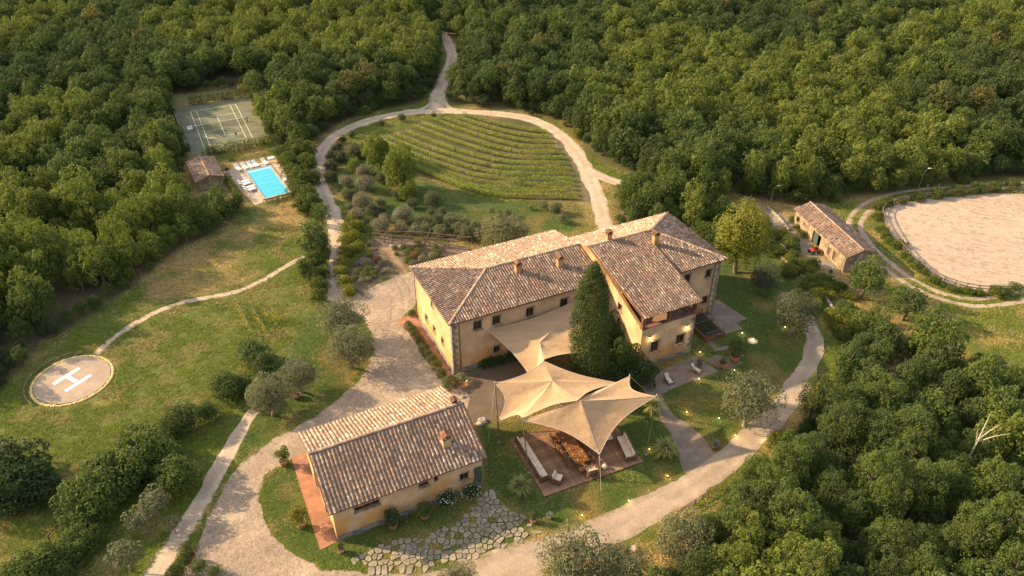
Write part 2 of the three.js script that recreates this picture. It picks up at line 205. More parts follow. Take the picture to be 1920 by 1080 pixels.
// ---------------------------------------------------------------- the ground itself
function groundColour(x, z) {
  let f = 0, l = 0, v = 0, n = 0; for (const [dx, dz] of [[0, 0], [0.5, 0.3], [-0.4, 0.5], [0.3, -0.5], [-0.5, -0.3]]) { const k = kindAt(x + dx, z + dz); f += kindAt(x + dx * 6, z + dz * 6) === 1 && k === 1; l += k === 2; v += k === 4; n++; }
  f /= n; l /= n; v /= n;
  const a = fbm(x * 0.07 + 5, z * 0.07 + 9, 4), b = fbm(x * 0.3, z * 0.3, 3), dryness = smooth(a * 0.62 + b * 0.43, 0.46, 0.66);
  let c = mix3([0.125, 0.150, 0.018], [0.34, 0.245, 0.10], dryness);
  c = mix3(c, mix3([0.075, 0.115, 0.017], [0.22, 0.165, 0.05], smooth(b, 0.45, 0.85)), l);
  c = mix3(c, mix3([0.075, 0.085, 0.02], [0.145, 0.115, 0.05], smooth(b, 0.3, 0.7)), v);
  return mix3(c, mix3([0.10, 0.085, 0.04], [0.16, 0.115, 0.065], b), f);
}
{
  const axis = (a, b, step, far) => { const p = []; for (let x = a; x <= b + 1e-6; x += step) p.push(x); let s = step; while (p[p.length - 1] < far) { s *= 1.35; p.push(p[p.length - 1] + s); } s = step; while (p[0] > -far) { s *= 1.35; p.unshift(p[0] - s); } return p; };
  const xs = axis(-150, 150, 0.75, 1300), zs = axis(-240, -24, 0.75, 1300), pos = [], uv = [], col = [], idx = [], n = xs.length;
  zs.forEach((z, j) => xs.forEach((x, i) => { pos.push(x, hill(x, z), z); uv.push(x, z); col.push(...groundColour(x, z)); if (i && j) { const q = j * n + i; idx.push(q - n - 1, q - 1, q - n, q - n, q - 1, q); } }));
  const g = new THREE.BufferGeometry(); g.setAttribute('position', new THREE.Float32BufferAttribute(pos, 3)); g.setAttribute('uv', new THREE.Float32BufferAttribute(uv, 2)); g.setAttribute('color', new THREE.Float32BufferAttribute(col, 3)); g.setIndex(idx); g.computeVertexNormals();
  struct('ground', g, new THREE.MeshStandardMaterial({ vertexColors: true, map: grassMap, roughness: 1, bumpMap: grassMap, bumpScale: 0.08 }));
}

// ---------------------------------------------------------------- foliage: clouds of single leaf faces
const barkMat = mat(0.11, 0.085, 0.06, 0.95), oliveBark = mat(0.17, 0.14, 0.11, 0.95);
class Leaves {
  constructor(seed) { this.p = []; this.c = []; this.i = []; this.r = R(seed); }
  leaf(x, y, z, nx, ny, nz, l, w, k, spin = this.r() * 6.283) {
    const L = Math.hypot(nx, ny, nz) || 1; nx /= L; ny /= L; nz /= L;
    let ax = Math.abs(ny) < 0.9 ? [nz, 0, -nx] : [0, -nz, ny]; const la = Math.hypot(...ax); ax = ax.map((v) => v / la);
    const bx = [ny * ax[2] - nz * ax[1], nz * ax[0] - nx * ax[2], nx * ax[1] - ny * ax[0]], c = Math.cos(spin), s = Math.sin(spin);
    const t = [0, 1, 2].map((q) => c * ax[q] + s * bx[q]), b = [0, 1, 2].map((q) => -s * ax[q] + c * bx[q]), o = this.p.length / 3, h = l / 2, g = w / 2;
    this.p.push(x - t[0] * h, y - t[1] * h, z - t[2] * h, x + b[0] * g, y + b[1] * g, z + b[2] * g, x + t[0] * h, y + t[1] * h, z + t[2] * h, x - b[0] * g, y - b[1] * g, z - b[2] * g);
    for (let q = 0; q < 4; q++) this.c.push(k[0], k[1], k[2]);
    this.i.push(o, o + 1, o + 2, o, o + 2, o + 3);
  }
  ball(cx, cy, cz, rx, ry, rz, n, size, tint, low = -0.45, loose = 0.8) {
    const r = this.r;
    for (let q = 0; q < n; q++) {
      let x, y, z, l; do { x = r() * 2 - 1; y = r() * 2 - 1; z = r() * 2 - 1; l = Math.hypot(x, y, z); } while (l > 1 || l < 0.05 || y / l < low);
      x /= l; y /= l; z /= l; const d = 0.70 + 0.36 * Math.sqrt(r()), k = 0.88 + 0.24 * r(), s = size * (0.65 + 0.7 * r());
      this.leaf(cx + x * rx * d, cy + y * ry * d, cz + z * rz * d, x + loose * (r() * 2 - 1), y + 0.15 + loose * (r() * 2 - 1), z + loose * (r() * 2 - 1), s, s * 0.62, [tint[0] * k, tint[1] * k, tint[2] * k]);
    }
  }
  geo() { const g = new THREE.BufferGeometry(); g.setAttribute('position', new THREE.Float32BufferAttribute(this.p, 3)); g.setAttribute('color', new THREE.Float32BufferAttribute(this.c, 3)); g.setIndex(this.i); return g; }
}
// an uneven crown of clumps; w, h its size, y0 the height it starts at
function crown(seed, w, h, y0, clumps, n, size, o = {}) {
  const F = new Leaves(seed), r = F.r, low = o.low ?? -0.35, list = [];
  for (let k = 0; k < clumps; k++) {
    let best, bd = -1; for (let tries = 0; tries < 6; tries++) { let x, y, z, l; do { x = r() * 2 - 1; y = r() * 2 - 1; z = r() * 2 - 1; l = Math.hypot(x, y, z); } while (l > 1 || l < 0.1 || y / l < low); const c = [x / l, y / l, z / l], d = Math.min(2, ...list.map((q) => Math.hypot(q[0] - c[0], q[1] - c[1], q[2] - c[2]))); if (d > bd) { bd = d; best = c; } }
    list.push(best);
    const reach = (o.reach ?? 0.62) * (0.75 + 0.42 * r()), cr = (o.clump ?? 0.40) * (0.7 + 0.6 * r()), v = 0.84 + 0.32 * r(), t = [v * (0.92 + 0.2 * r()), v, v * (0.85 + 0.3 * r())];
    F.ball(best[0] * w / 2 * reach, y0 + h * 0.45 + best[1] * h * 0.5 * reach, best[2] * w / 2 * reach, w / 2 * cr, h / 2 * cr * (o.squash ?? 0.95), w / 2 * cr, Math.round(n / clumps), size, t, -0.5, o.loose);
  }
  if (o.core !== 0) F.ball(0, y0 + h * 0.42, 0, w * 0.27, h * 0.3, w * 0.27, Math.round(n * 0.12), size * 1.5, [1, 1, 1], -0.6);
  return F;
}
function limbs(seed, h, r0, o = {}) {
  const r = R(seed + 77), list = [], a0 = r() * 6, n = o.n ?? 4, fork = h * (o.fork ?? 0.45), lean = o.lean ?? 0.12, top = V((r() - 0.5) * lean * h, fork, (r() - 0.5) * lean * h);
  list.push(bar(V(0, -0.1, 0), top.clone().multiplyScalar(0.5).add(V(lean * h * 0.2, 0, 0)), r0 * 1.15, 7, r0 * 0.9), bar(top.clone().multiplyScalar(0.5).add(V(lean * h * 0.2, 0, 0)), top, r0 * 0.9, 7, r0 * 0.75));
  for (let k = 0; k < n; k++) { const a = a0 + k * 6.283 / n + r() * 0.6, e = V(top.x + Math.cos(a) * h * (o.spread ?? 0.24), h * (0.72 + 0.2 * r()), top.z + Math.sin(a) * h * (o.spread ?? 0.24)), m = top.clone().lerp(e, 0.5).add(V(0, 0.06 * h, 0)); list.push(bar(top, m, r0 * 0.55, 5, r0 * 0.4), bar(m, e, r0 * 0.4, 5, r0 * 0.12)); }
  return join(list);
}
const greens = {
  oak: leafMat(0.063, 0.100, 0.018), oakDark: leafMat(0.046, 0.078, 0.017), oakMid: leafMat(0.085, 0.128, 0.020), oakLight: leafMat(0.130, 0.175, 0.022), oakWarm: leafMat(0.112, 0.115, 0.025), pine: leafMat(0.070, 0.105, 0.022),
  lime: leafMat(0.17, 0.185, 0.016, 0.45), olive: leafMat(0.150, 0.165, 0.078), oliveGrey: leafMat(0.185, 0.185, 0.115), oliveDark: leafMat(0.088, 0.105, 0.048), shrub: leafMat(0.070, 0.10, 0.020), vine: leafMat(0.215, 0.275, 0.022, 0.45), cypress: leafMat(0.046, 0.074, 0.014, 0.25), hedge: leafMat(0.085, 0.12, 0.017), rust: leafMat(0.23, 0.12, 0.055), yucca: leafMat(0.26, 0.28, 0.09), agave: leafMat(0.20, 0.25, 0.21), lavender: leafMat(0.16, 0.14, 0.11),
};
const protos = {};
function proto(kind) {
  if (protos[kind]) return protos[kind];
  const [base, v] = kind.split(':'), s = (+v || 0) * 31 + base.length * 7; let P;
  if (base === 'oak') P = { crown: crown(s + 1, 3.9, 4.7, 0.35, 32, 2100, 0.21, { low: -0.6, clump: 0.245, reach: 0.80 }).geo(), trunk: limbs(s, 4.6, 0.16) };
  if (base === 'tall') P = { crown: crown(s + 2, 3.2, 5.6, 0.3, 32, 2100, 0.21, { low: -0.6, clump: 0.245, reach: 0.80 }).geo(), trunk: limbs(s, 5.4, 0.16, { spread: 0.14 }) };
  if (base === 'oakfine') P = { crown: crown(s + 1, 3.9, 4.7, 0.35, 40, 6400, 0.125, { low: -0.6, clump: 0.235, reach: 0.80, loose: 1 }).geo(), trunk: limbs(s, 4.6, 0.16) };
  if (base === 'tallfine') P = { crown: crown(s + 2, 3.2, 5.6, 0.3, 42, 6400, 0.125, { low: -0.6, clump: 0.23, reach: 0.80, loose: 1 }).geo(), trunk: limbs(s, 5.4, 0.16, { spread: 0.14 }) };
  if (base === 'far') P = { crown: crown(s + 3, 3.8, 4.8, 0.4, 26, 1350, 0.26, { low: -0.25, clump: 0.255, reach: 0.80 }).geo() };
  if (base === 'poplar') P = { crown: crown(s + 4, 5.6, 8.0, 0.9, 40, 9000, 0.19, { low: -0.75, clump: 0.33, reach: 0.68 }).geo(), trunk: limbs(s, 7.6, 0.2, { fork: 0.3, spread: 0.16 }) };
  if (base === 'olive') P = { crown: crown(s + 5, 4.8, 4.4, 0.7, 28, 6800, 0.15, { low: -0.85, clump: 0.34, reach: 0.7, loose: 1.1 }).geo(), trunk: limbs(s, 3.9, 0.19, { fork: 0.24, n: 5, spread: 0.3, lean: 0.2 }) };
  if (base === 'bush') P = { crown: crown(s + 6, 2, 2.0, -0.05, 10, 1300, 0.13, { low: -0.9, reach: 0.5, clump: 0.56 }).geo() };
  if (base === 'wild') P = { crown: crown(s + 7, 2.4, 2.1, -0.1, 12, 1300, 0.17, { low: -0.7, reach: 0.66, clump: 0.44, loose: 1 }).geo() };
  if (base === 'bushfine') P = { crown: crown(s + 6, 2, 2.0, -0.05, 16, 4200, 0.098, { low: -0.9, reach: 0.58, clump: 0.46, loose: 1 }).geo() };
  if (base === 'wildfine') P = { crown: crown(s + 7, 2.4, 2.1, -0.1, 22, 4400, 0.115, { low: -0.8, reach: 0.74, clump: 0.33, loose: 1.1 }).geo() };
  if (base === 'dome') P = { crown: (() => { const F = new Leaves(s + 8); F.ball(0, 0.36, 0, 0.5, 0.46, 0.5, 900, 0.075, [1, 1, 1], -0.9, 0.6); for (let k = 0; k < 9; k++) { const a = F.r() * 6.283; F.ball(Math.cos(a) * 0.24, 0.42 + 0.25 * F.r(), Math.sin(a) * 0.24, 0.26, 0.24, 0.26, 70, 0.075, [1, 1, 1], -0.3); } return F.geo(); })() };
  if (base === 'small') P = { crown: crown(s + 9, 1.9, 1.7, 0.8, 10, 900, 0.13, { low: -0.6, loose: 1 }).geo(), trunk: limbs(s, 1.9, 0.06, { lean: 0.25 }) };
  return protos[kind] = P;
}
// a plant standing on the ground: a tree with crown and trunk, or a shrub of one mesh
function grow(kind, m, [x, z], size, label, category, group, o = {}) {
  const P = proto(kind), s = Array.isArray(size) ? size : [size, size, size], turn = o.turn ?? hash(Math.round(x * 10), Math.round(z * 10)) * 6.283, name = o.name ?? (P.trunk ? 'broadleaf_tree' : 'shrub'); let t;
  if (P.trunk) { t = thing(name, label, category, x, z, turn, group, hill(x, z)); part(t, 'crown', P.crown, m); part(t, 'trunk', P.trunk, o.bark ?? barkMat); } else t = lone(name, P.crown, m, label, category, group, x, hill(x, z), z, turn);
  t.scale.set(...s); return t;
}
// a clipped or loose hedge along a line
function hedgeGeo(pts, w, h, seed, o = {}) {
  const F = new Leaves(seed), r = F.r, L = lineLength(pts), c = pts.length > 2 ? curve(pts, Math.max(2, Math.ceil(L / 0.35))) : curve([pts[0], [(pts[0][0] + pts[1][0]) / 2, (pts[0][1] + pts[1][1]) / 2], pts[1]], Math.max(2, Math.ceil(L / 0.35))), per = Math.ceil((o.n ?? 70) * (w + h) / 2);
  for (const [x, z] of c) { const e = o.even ?? 0.25, k = 0.85 + 0.3 * r(); F.ball(x + (r() - 0.5) * e * w, h * 0.45, z + (r() - 0.5) * e * w, w * (0.5 + e * 0.5 * r()), h * (0.46 + e * 0.35 * r()), w * (0.5 + e * 0.5 * r()), per, o.size ?? 0.12, [k, k, k], -0.8, 0.9); }
  return F.geo();
}

// ---------------------------------------------------------------- the wood round the estate
{
  const r = R(11), spots = [], S = 2.1;
  for (let z = -29; z > -262; z -= S) for (let x = -150; x < 150; x += S) {
    const px = x + (r() - 0.5) * S * 0.95, pz = z + (r() - 0.5) * S * 0.95, dz = -pz;
    if (Math.abs(px) > 0.66 * reachAt(pz) + 13) continue;                       // well outside the view
    if (kindAt(px, pz) !== 1 || kindAt(px + 0.8, pz) !== 1 && r() < 0.5) continue;
    const gap = fbm(px * 0.09 + 30, pz * 0.09, 3); if (gap > 0.80 || (dz < 95 && r() < 0.07)) continue;
    const seen = Math.abs(px) < 0.655 * reachAt(pz) && dz > 36;
    spots.push({ x: px, z: pz, d: Math.hypot(px, 56 * 0.7, pz), seen, a: r(), b: r(), n: fbm(px * 0.035 + 8, pz * 0.035 + 3, 3), e: kindAt(px + 2.5, pz) !== 1 || kindAt(px, pz + 2.5) !== 1 || kindAt(px - 2.5, pz) !== 1 || kindAt(px, pz - 2.5) !== 1 });
  }
  for (let z = -29; z > -200; z -= 1.25) for (let x = -110; x < 125; x += 1.25) {                         // young growth along the edges
    const px = x + (r() - 0.5), pz = z + (r() - 0.5); if (Math.abs(px) > 0.66 * reachAt(pz) + 5 || kindAt(px, pz) !== 1 || r() < 0.25) continue; const q = 1.5;
    if (![0, 1, 2, 3, 4, 5, 6, 7].some((t) => kindAt(px + q * Math.cos(t * 0.785), pz + q * Math.sin(t * 0.785)) !== 1)) continue;
    spots.push({ x: px, z: pz, d: Math.hypot(px, 56 * 0.7, pz) + 12, seen: Math.abs(px) < 0.655 * reachAt(pz), a: r() * 0.5, b: r(), n: fbm(px * 0.035 + 8, pz * 0.035 + 3, 3), e: true, y: true });
  }
  // the largest in view are trees of their own; beyond them the wood is one mass
  const near = spots.filter((s) => s.seen).sort((a, b) => a.d - b.d).slice(0, 420), own = new Set(near);
  const kinds = [['oak', 'oak_tree', 'oak'], ['tall', 'holm_oak', 'holm oak']];
  for (const s of near) {
    const warm = s.n + (s.a - 0.5) * 0.3 + (s.x > 15 && s.z > -88 ? 0.15 : 0), k = s.b < 0.6 ? 0 : 1, sc = (0.62 + 0.50 * s.a) * (s.y ? 0.55 : s.e ? 0.75 : 1);  // lighter greens in this corner paint in sunlight missing on these trees
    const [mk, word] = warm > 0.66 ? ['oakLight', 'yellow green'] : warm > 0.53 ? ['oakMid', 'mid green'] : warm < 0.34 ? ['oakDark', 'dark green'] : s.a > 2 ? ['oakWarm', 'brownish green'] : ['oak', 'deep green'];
    const shape = k ? 'slender holm oak' : 'round crowned oak';
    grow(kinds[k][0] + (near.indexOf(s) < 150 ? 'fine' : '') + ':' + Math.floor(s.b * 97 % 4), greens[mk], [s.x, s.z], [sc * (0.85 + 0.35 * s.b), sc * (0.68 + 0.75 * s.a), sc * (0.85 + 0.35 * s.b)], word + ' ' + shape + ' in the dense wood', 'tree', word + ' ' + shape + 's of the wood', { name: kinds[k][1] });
  }
  const rest = spots.filter((s) => !own.has(s)), wood = new THREE.Group(); wood.name = 'distant_wood'; Object.assign(wood.userData, { kind: 'stuff', label: 'dense mixed wood of oaks covering the slopes behind the estate', category: 'wood' }); scene.add(wood);
  const tint = { dark: [0.045, 0.076, 0.017], oak: [0.060, 0.095, 0.018], mid: [0.081, 0.121, 0.020], light: [0.120, 0.158, 0.022], warm: [0.112, 0.115, 0.026] }, m4 = new THREE.Matrix4(), q = new THREE.Quaternion(), up = V(0, 1, 0), white = leafMat(1, 1, 1);
  for (let v = 0; v < 4; v++) {
    const list = rest.filter((s, i) => i % 4 === v), im = shade(new THREE.InstancedMesh(proto('far:' + v).crown, white, list.length)); im.name = 'crowns'; im.userData.kind = 'stuff';
    list.forEach((s, i) => {
      const sc = (0.60 + 0.52 * s.a) * (s.y ? 0.55 : s.e ? 0.78 : 1), warm = s.n + (s.a - 0.5) * 0.3, c = warm > 0.64 ? tint.light : warm > 0.53 ? tint.mid : warm < 0.34 ? tint.dark : s.a > 0.97 ? tint.warm : tint.oak, k = 0.85 + 0.3 * s.b;
      m4.compose(V(s.x, hill(s.x, s.z), s.z), q.setFromAxisAngle(up, s.b * 40), V(sc * (0.9 + 0.3 * s.b), sc * (0.85 + 0.45 * s.a), sc * (0.9 + 0.3 * s.b))); im.setMatrixAt(i, m4); im.setColorAt(i, lin(c[0] * k, c[1] * k, c[2] * k));
    });
    wood.add(im);
  }
  console.log('trees', spots.length, 'own', near.length);
}

function stoneShape(v) { const k = "s" + v; if (!protos[k]) { const g = new THREE.IcosahedronGeometry(1, 1), p = g.attributes.position; for (let i = 0; i < p.count; i++) { const x = p.getX(i), y = p.getY(i), z = p.getZ(i), f = 0.8 + 0.4 * noise(x * 1.7 + v * 9 + 5, y * 1.7 + z * 1.3 + 5); p.setXYZ(i, x * f, y * f, z * f); } g.computeVertexNormals(); protos[k] = metric(g); } return protos[k]; }
// ---------------------------------------------------------------- buildings: materials and builders
const plasterMap = texture(1024, 9, (u, v) => {
  const a = fbm(u * 5, v * 5, 5, 5), b = fbm(u * 22, v * 9, 4, 0), f = noise(u * 300, v * 300, 300), st = smooth(fbm(u * 3 + 7, v * 3 + 1, 4, 3), 0.5, 0.72);
  const k = 0.80 + 0.36 * (a - 0.5) + 0.07 * (f - 0.5) + 0.08 * (b - 0.5); return [k * mix(1, 0.97, st), k * mix(1, 0.86, st), k * mix(1, 0.68, st)];
});
const stoneMap = texture(512, 2.4, (u, v) => { const a = fbm(u * 8, v * 8, 5, 8), f = noise(u * 128, v * 128, 128), k = 0.62 + 0.5 * (a - 0.5) + 0.15 * (f - 0.5); return [k, k * 0.98, k * 0.95]; });
const woodMap = texture(512, 1.6, (u, v) => { const a = fbm(u * 4, v * 60, 4, 0), b = noise(u * 3, v * 12, 0), k = 0.66 + 0.42 * (a - 0.5) + 0.2 * (b - 0.5); return [k, k * 0.95, k * 0.9]; });
const M = {
  plaster: mat(0.76, 0.52, 0.295, 0.92, { map: plasterMap, bumpMap: plasterMap, bumpScale: 0.015 }), plinth: mat(0.52, 0.49, 0.46, 0.92, { map: stoneMap, bumpMap: stoneMap, bumpScale: 0.02 }),
  stone: mat(0.80, 0.72, 0.62, 0.9, { map: stoneMap, bumpMap: stoneMap, bumpScale: 0.01 }), rubble: mat(0.80, 0.60, 0.42, 0.95, { map: stoneMap, bumpMap: stoneMap, bumpScale: 0.04 }),
  glass: mat(0.03, 0.022, 0.014, 0.06, { metalness: 0.0 }), wood: mat(0.30, 0.17, 0.085, 0.7, { map: woodMap }), darkWood: mat(0.13, 0.075, 0.045, 0.75, { map: woodMap }), greyWood: mat(0.30, 0.25, 0.20, 0.85, { map: woodMap }),
  deck: mat(0.22, 0.135, 0.09, 0.95), metal: mat(0.12, 0.07, 0.05, 0.5, { metalness: 0.4 }), steel: mat(0.42, 0.40, 0.37, 0.45, { metalness: 0.5 }), green: mat(0.045, 0.075, 0.06, 0.6), brick: mat(0.40, 0.19, 0.115, 0.9, { map: stoneMap }),
  iron: mat(0.03, 0.028, 0.026, 0.5, { metalness: 0.6 }), white: mat(0.75, 0.73, 0.68, 0.6), cushion: mat(0.52, 0.43, 0.335, 0.95), pot: mat(0.50, 0.25, 0.135, 0.85, { map: pavingMap }), soil: mat(0.06, 0.04, 0.025, 1),
};
// a half-round roof tile with uneven lichen and a highlight painted on its lower lip; four sorts
const tileGeo = [...Array(5)].map((_, v) => {
  const r = R(400 + v), seg = 6, rows = 5, pos = [], col = [], idx = []; const W0 = 0.5, W1 = 0.40;
  for (let j = 0; j <= rows; j++) for (let i = 0; i <= seg; i++) {
    const t = j / rows, a = Math.PI * (i / seg), w = mix(W0, W1, t); pos.push(-Math.cos(a) * w, Math.sin(a) * w * 0.92 + 0.02, -(t - 0.5)*1.0);
    const mossGlint = r(), k = 0.82 + 0.3 * r(), pale = mossGlint > 0.86 || (j === 0 && mossGlint > 0.62) ? 0.8 : mossGlint < 0.12 ? -0.35 : 0; col.push(k + pale * 1.6, k + pale * 1.75, k + pale * 1.8);
    if (i && j) { const q = j * (seg + 1) + i; idx.push(q - seg - 2, q - 1, q - seg - 1, q - seg - 1, q - 1, q); }
  }
  const g = new THREE.BufferGeometry(); g.setAttribute('position', new THREE.Float32BufferAttribute(pos, 3)); g.setAttribute('color', new THREE.Float32BufferAttribute(col, 3)); g.setIndex(idx); g.computeVertexNormals(); return g;
});
const tileTones = [[0.215, 0.135, 0.095], [0.18, 0.122, 0.09], [0.15, 0.11, 0.085], [0.25, 0.15, 0.10], [0.20, 0.155, 0.125], [0.275, 0.185, 0.13], [0.12, 0.088, 0.07], [0.33, 0.285, 0.235]];
const tileMats = tileTones.map((c) => mat(...c, 0.93, { vertexColors: true })), tileMatsShaded = tileTones.map((c) => mat(c[0] * 0.85, c[1] * 0.85, c[2] * 0.85, 0.93, { vertexColors: true })), tileWhite = mat(1, 1, 1, 0.93, { vertexColors: true });  // the second set is darkened, shade put into the tile colour
// a roof plane: pts[0], pts[1] along the eave, the rest round the plane; each tile is laid on it
function slope(parent, pts, o = {}) {
  const P = pts.map((p) => V(...p)), s = P[1].clone().sub(P[0]).normalize(), n = s.clone().cross(P[2].clone().sub(P[0])).normalize(); if (n.y < 0) n.negate();
  const t = n.clone().cross(s).normalize(); if (t.y < 0) t.negate(); const up = s.clone().cross(t).y > 0;   // right-handed frame: x along the eave, y out of the roof, z down the slope
  const X = up ? s : s.clone().negate(), down = t.clone().negate(), q = new THREE.Quaternion().setFromRotationMatrix(new THREE.Matrix4().makeBasis(X, n, down));
  const flat = P.map((p) => { const d = p.clone().sub(P[0]); return [d.dot(X), d.dot(t)]; });
  const g = new THREE.ExtrudeGeometry(new THREE.Shape(flat.map(([a, b]) => new THREE.Vector2(a, b))), { depth: 0.1, bevelEnabled: false }); g.rotateX(-Math.PI / 2); g.translate(0, -0.1, 0);
  const roof = part(parent, o.name ?? 'roof', g, o.deck ?? M.deck); roof.position.copy(P[0]); roof.quaternion.copy(q);
  const cw = o.cw ?? 0.30, rl = o.rl ?? 0.40, r = R(o.seed ?? 5), xs = flat.map((p) => p[0]), ys = flat.map((p) => p[1]), list = [];
  for (let x = Math.min(...xs) + cw / 2; x < Math.max(...xs); x += cw) for (let y = rl * 0.35; y < Math.max(...ys); y += rl) if (inside(flat, x, y + 0.02) && inside(flat, x, y + rl * 0.2)) {
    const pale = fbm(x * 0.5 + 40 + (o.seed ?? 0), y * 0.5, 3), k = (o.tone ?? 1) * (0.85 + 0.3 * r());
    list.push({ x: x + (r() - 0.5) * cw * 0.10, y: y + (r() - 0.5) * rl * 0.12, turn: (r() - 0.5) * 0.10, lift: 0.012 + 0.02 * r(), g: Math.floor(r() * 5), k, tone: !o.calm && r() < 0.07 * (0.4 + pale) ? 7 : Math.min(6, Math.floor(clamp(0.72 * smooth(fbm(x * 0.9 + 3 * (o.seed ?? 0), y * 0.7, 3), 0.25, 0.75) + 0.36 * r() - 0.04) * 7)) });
  }
  const place = (e) => ({ p: V(e.x, e.lift, -e.y), q: new THREE.Quaternion().setFromEuler(new THREE.Euler(0.06, e.turn, 0)), s: V(cw * (o.fill ?? 0.74), cw * 0.72, rl * 1.16) });
  const own = new Set(); if (o.own) { const w = list.map((e) => ({ e, d: roof.localToWorld(V(e.x, 0, -e.y)).clone() })); parent.updateWorldMatrix(true, true); w.forEach((v) => { v.d = V(v.e.x, 0, -v.e.y).applyMatrix4(roof.matrixWorld).distanceTo(camera.position); }); w.sort((a, b) => a.d - b.d).slice(0, o.own).forEach((v) => own.add(v.e)); }
  for (const e of own) { const m = part(roof, 'tile', tileGeo[e.g], (o.tone ?? 1) < 0.9 ? tileMatsShaded[e.tone] : tileMats[e.tone]), f = place(e); m.position.copy(f.p); m.quaternion.copy(f.q); m.scale.copy(f.s); }
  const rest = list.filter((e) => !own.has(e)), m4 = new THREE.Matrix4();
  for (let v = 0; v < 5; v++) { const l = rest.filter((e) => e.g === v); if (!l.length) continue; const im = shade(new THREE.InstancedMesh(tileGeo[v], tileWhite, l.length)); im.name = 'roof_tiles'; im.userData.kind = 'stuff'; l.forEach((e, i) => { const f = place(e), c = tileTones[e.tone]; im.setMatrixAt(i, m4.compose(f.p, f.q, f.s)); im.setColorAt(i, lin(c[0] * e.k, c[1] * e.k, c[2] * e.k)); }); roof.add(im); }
  return roof;
}
function ridge(parent, a, b, seed, w = 0.34) {                          // a line of ridge tiles bedded in mortar
  const A = V(...a), B = V(...b), d = B.clone().sub(A), L = d.length(), n = Math.ceil(L / 0.36), r = R(seed), q = new THREE.Quaternion().setFromRotationMatrix(new THREE.Matrix4().lookAt(B, A, V(0, 1, 0))), m4 = new THREE.Matrix4(), bed = part(parent, 'ridge', bar(A.clone().add(V(0, -0.03, 0)), B.clone().add(V(0, -0.03, 0)), w * 0.36, 6), M.deck);
  const im = shade(new THREE.InstancedMesh(tileGeo[0], tileWhite, n)); im.name = 'ridge_tiles'; im.userData.kind = 'stuff';
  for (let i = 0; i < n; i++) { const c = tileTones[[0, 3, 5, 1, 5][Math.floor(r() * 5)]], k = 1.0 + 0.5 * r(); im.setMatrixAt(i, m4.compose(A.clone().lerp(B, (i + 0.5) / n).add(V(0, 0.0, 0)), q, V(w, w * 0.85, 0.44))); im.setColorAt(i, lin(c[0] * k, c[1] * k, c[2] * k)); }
  bed.add(im); return bed;
}
// a wall from (x0, z0) to (x1, z1) of its house, its outer face to the left of that line seen from above; holes: [along, sill, width, height]
function wall(parent, x0, z0, x1, z1, h, m, holes = [], o = {}) {
  const d = V(x1 - x0, 0, z1 - z0), L = d.length(), T = o.t ?? 0.35, sh = new THREE.Shape((o.top ?? [[0, h], [L, h]]).reduce((a, p) => (a.push(new THREE.Vector2(...p)), a), [new THREE.Vector2(L, o.h0 ?? 0), new THREE.Vector2(0, o.h0 ?? 0)]));
  for (const [a, b, w, t] of holes) sh.holes.push(new THREE.Path([[a - w / 2, b], [a + w / 2, b], [a + w / 2, b + t], [a - w / 2, b + t]].map((p) => new THREE.Vector2(...p))));
  const g = new THREE.ExtrudeGeometry(sh, { depth: T, bevelEnabled: false }); g.translate(0, 0, -T); metric(g);
  const w = part(parent, o.name ?? 'wall', g, m); w.position.set(x0, 0, z0); w.rotation.y = Math.atan2(-d.z, d.x); return w;
}
// a window or door set into a hole of a wall; sits in the wall's own frame, but is a part of the house
function opening(parent, wl, [a, b, w, t], o = {}) {
  const g = new THREE.Group(); g.name = o.name ?? 'window'; parent.add(g); g.position.copy(wl.position).add(V(a, b, 0).applyQuaternion(wl.quaternion)); g.quaternion.copy(wl.quaternion);
  const f = o.frame ?? 0.13, fm = o.fm ?? M.stone;
  if (f) { part(g, 'surround', [box(f, t + f, 0.06, -w / 2 - f / 2, t / 2 + f / 2, 0.02), box(f, t + f, 0.06, w / 2 + f / 2, t / 2 + f / 2, 0.02), box(w - 0.002, f, 0.056, 0, t + f / 2, 0.02)], fm); part(g, 'sill', box(w + 2 * f + 0.1, 0.09, 0.17, 0, -0.046, 0.05), fm); }
  if (o.closed) { for (const s of [-1, 1]) part(g, o.closed, [box(w / 2 - 0.01, t - 0.01, 0.05, s * w / 4, t / 2, -0.06), box(w / 2 - 0.1, 0.07, 0.03, s * w / 4, t * 0.25, -0.03), box(w / 2 - 0.1, 0.07, 0.03, s * w / 4, t * 0.75, -0.03)], o.cm ?? M.wood); return g; }
  part(g, 'pane', box(w - 0.02, t - 0.02, 0.02, 0, t / 2, -0.2), M.glass);
  const n = o.leaves ?? 2, list = [box(w, 0.07, 0.06, 0, 0.035, -0.17), box(w, 0.07, 0.06, 0, t - 0.035, -0.17)]; for (let k = 0; k <= n; k++) list.push(box(k && k < n ? 0.09 : 0.07, t - 0.142, 0.06, mix(-w / 2 + 0.035, w / 2 - 0.035, k / n), t / 2, -0.172)); if (o.bar) list.push(box(w - 0.15, 0.04, 0.045, 0, t * 0.55, -0.172));
  part(g, 'frame', list, o.wm ?? M.wood); return g;
}
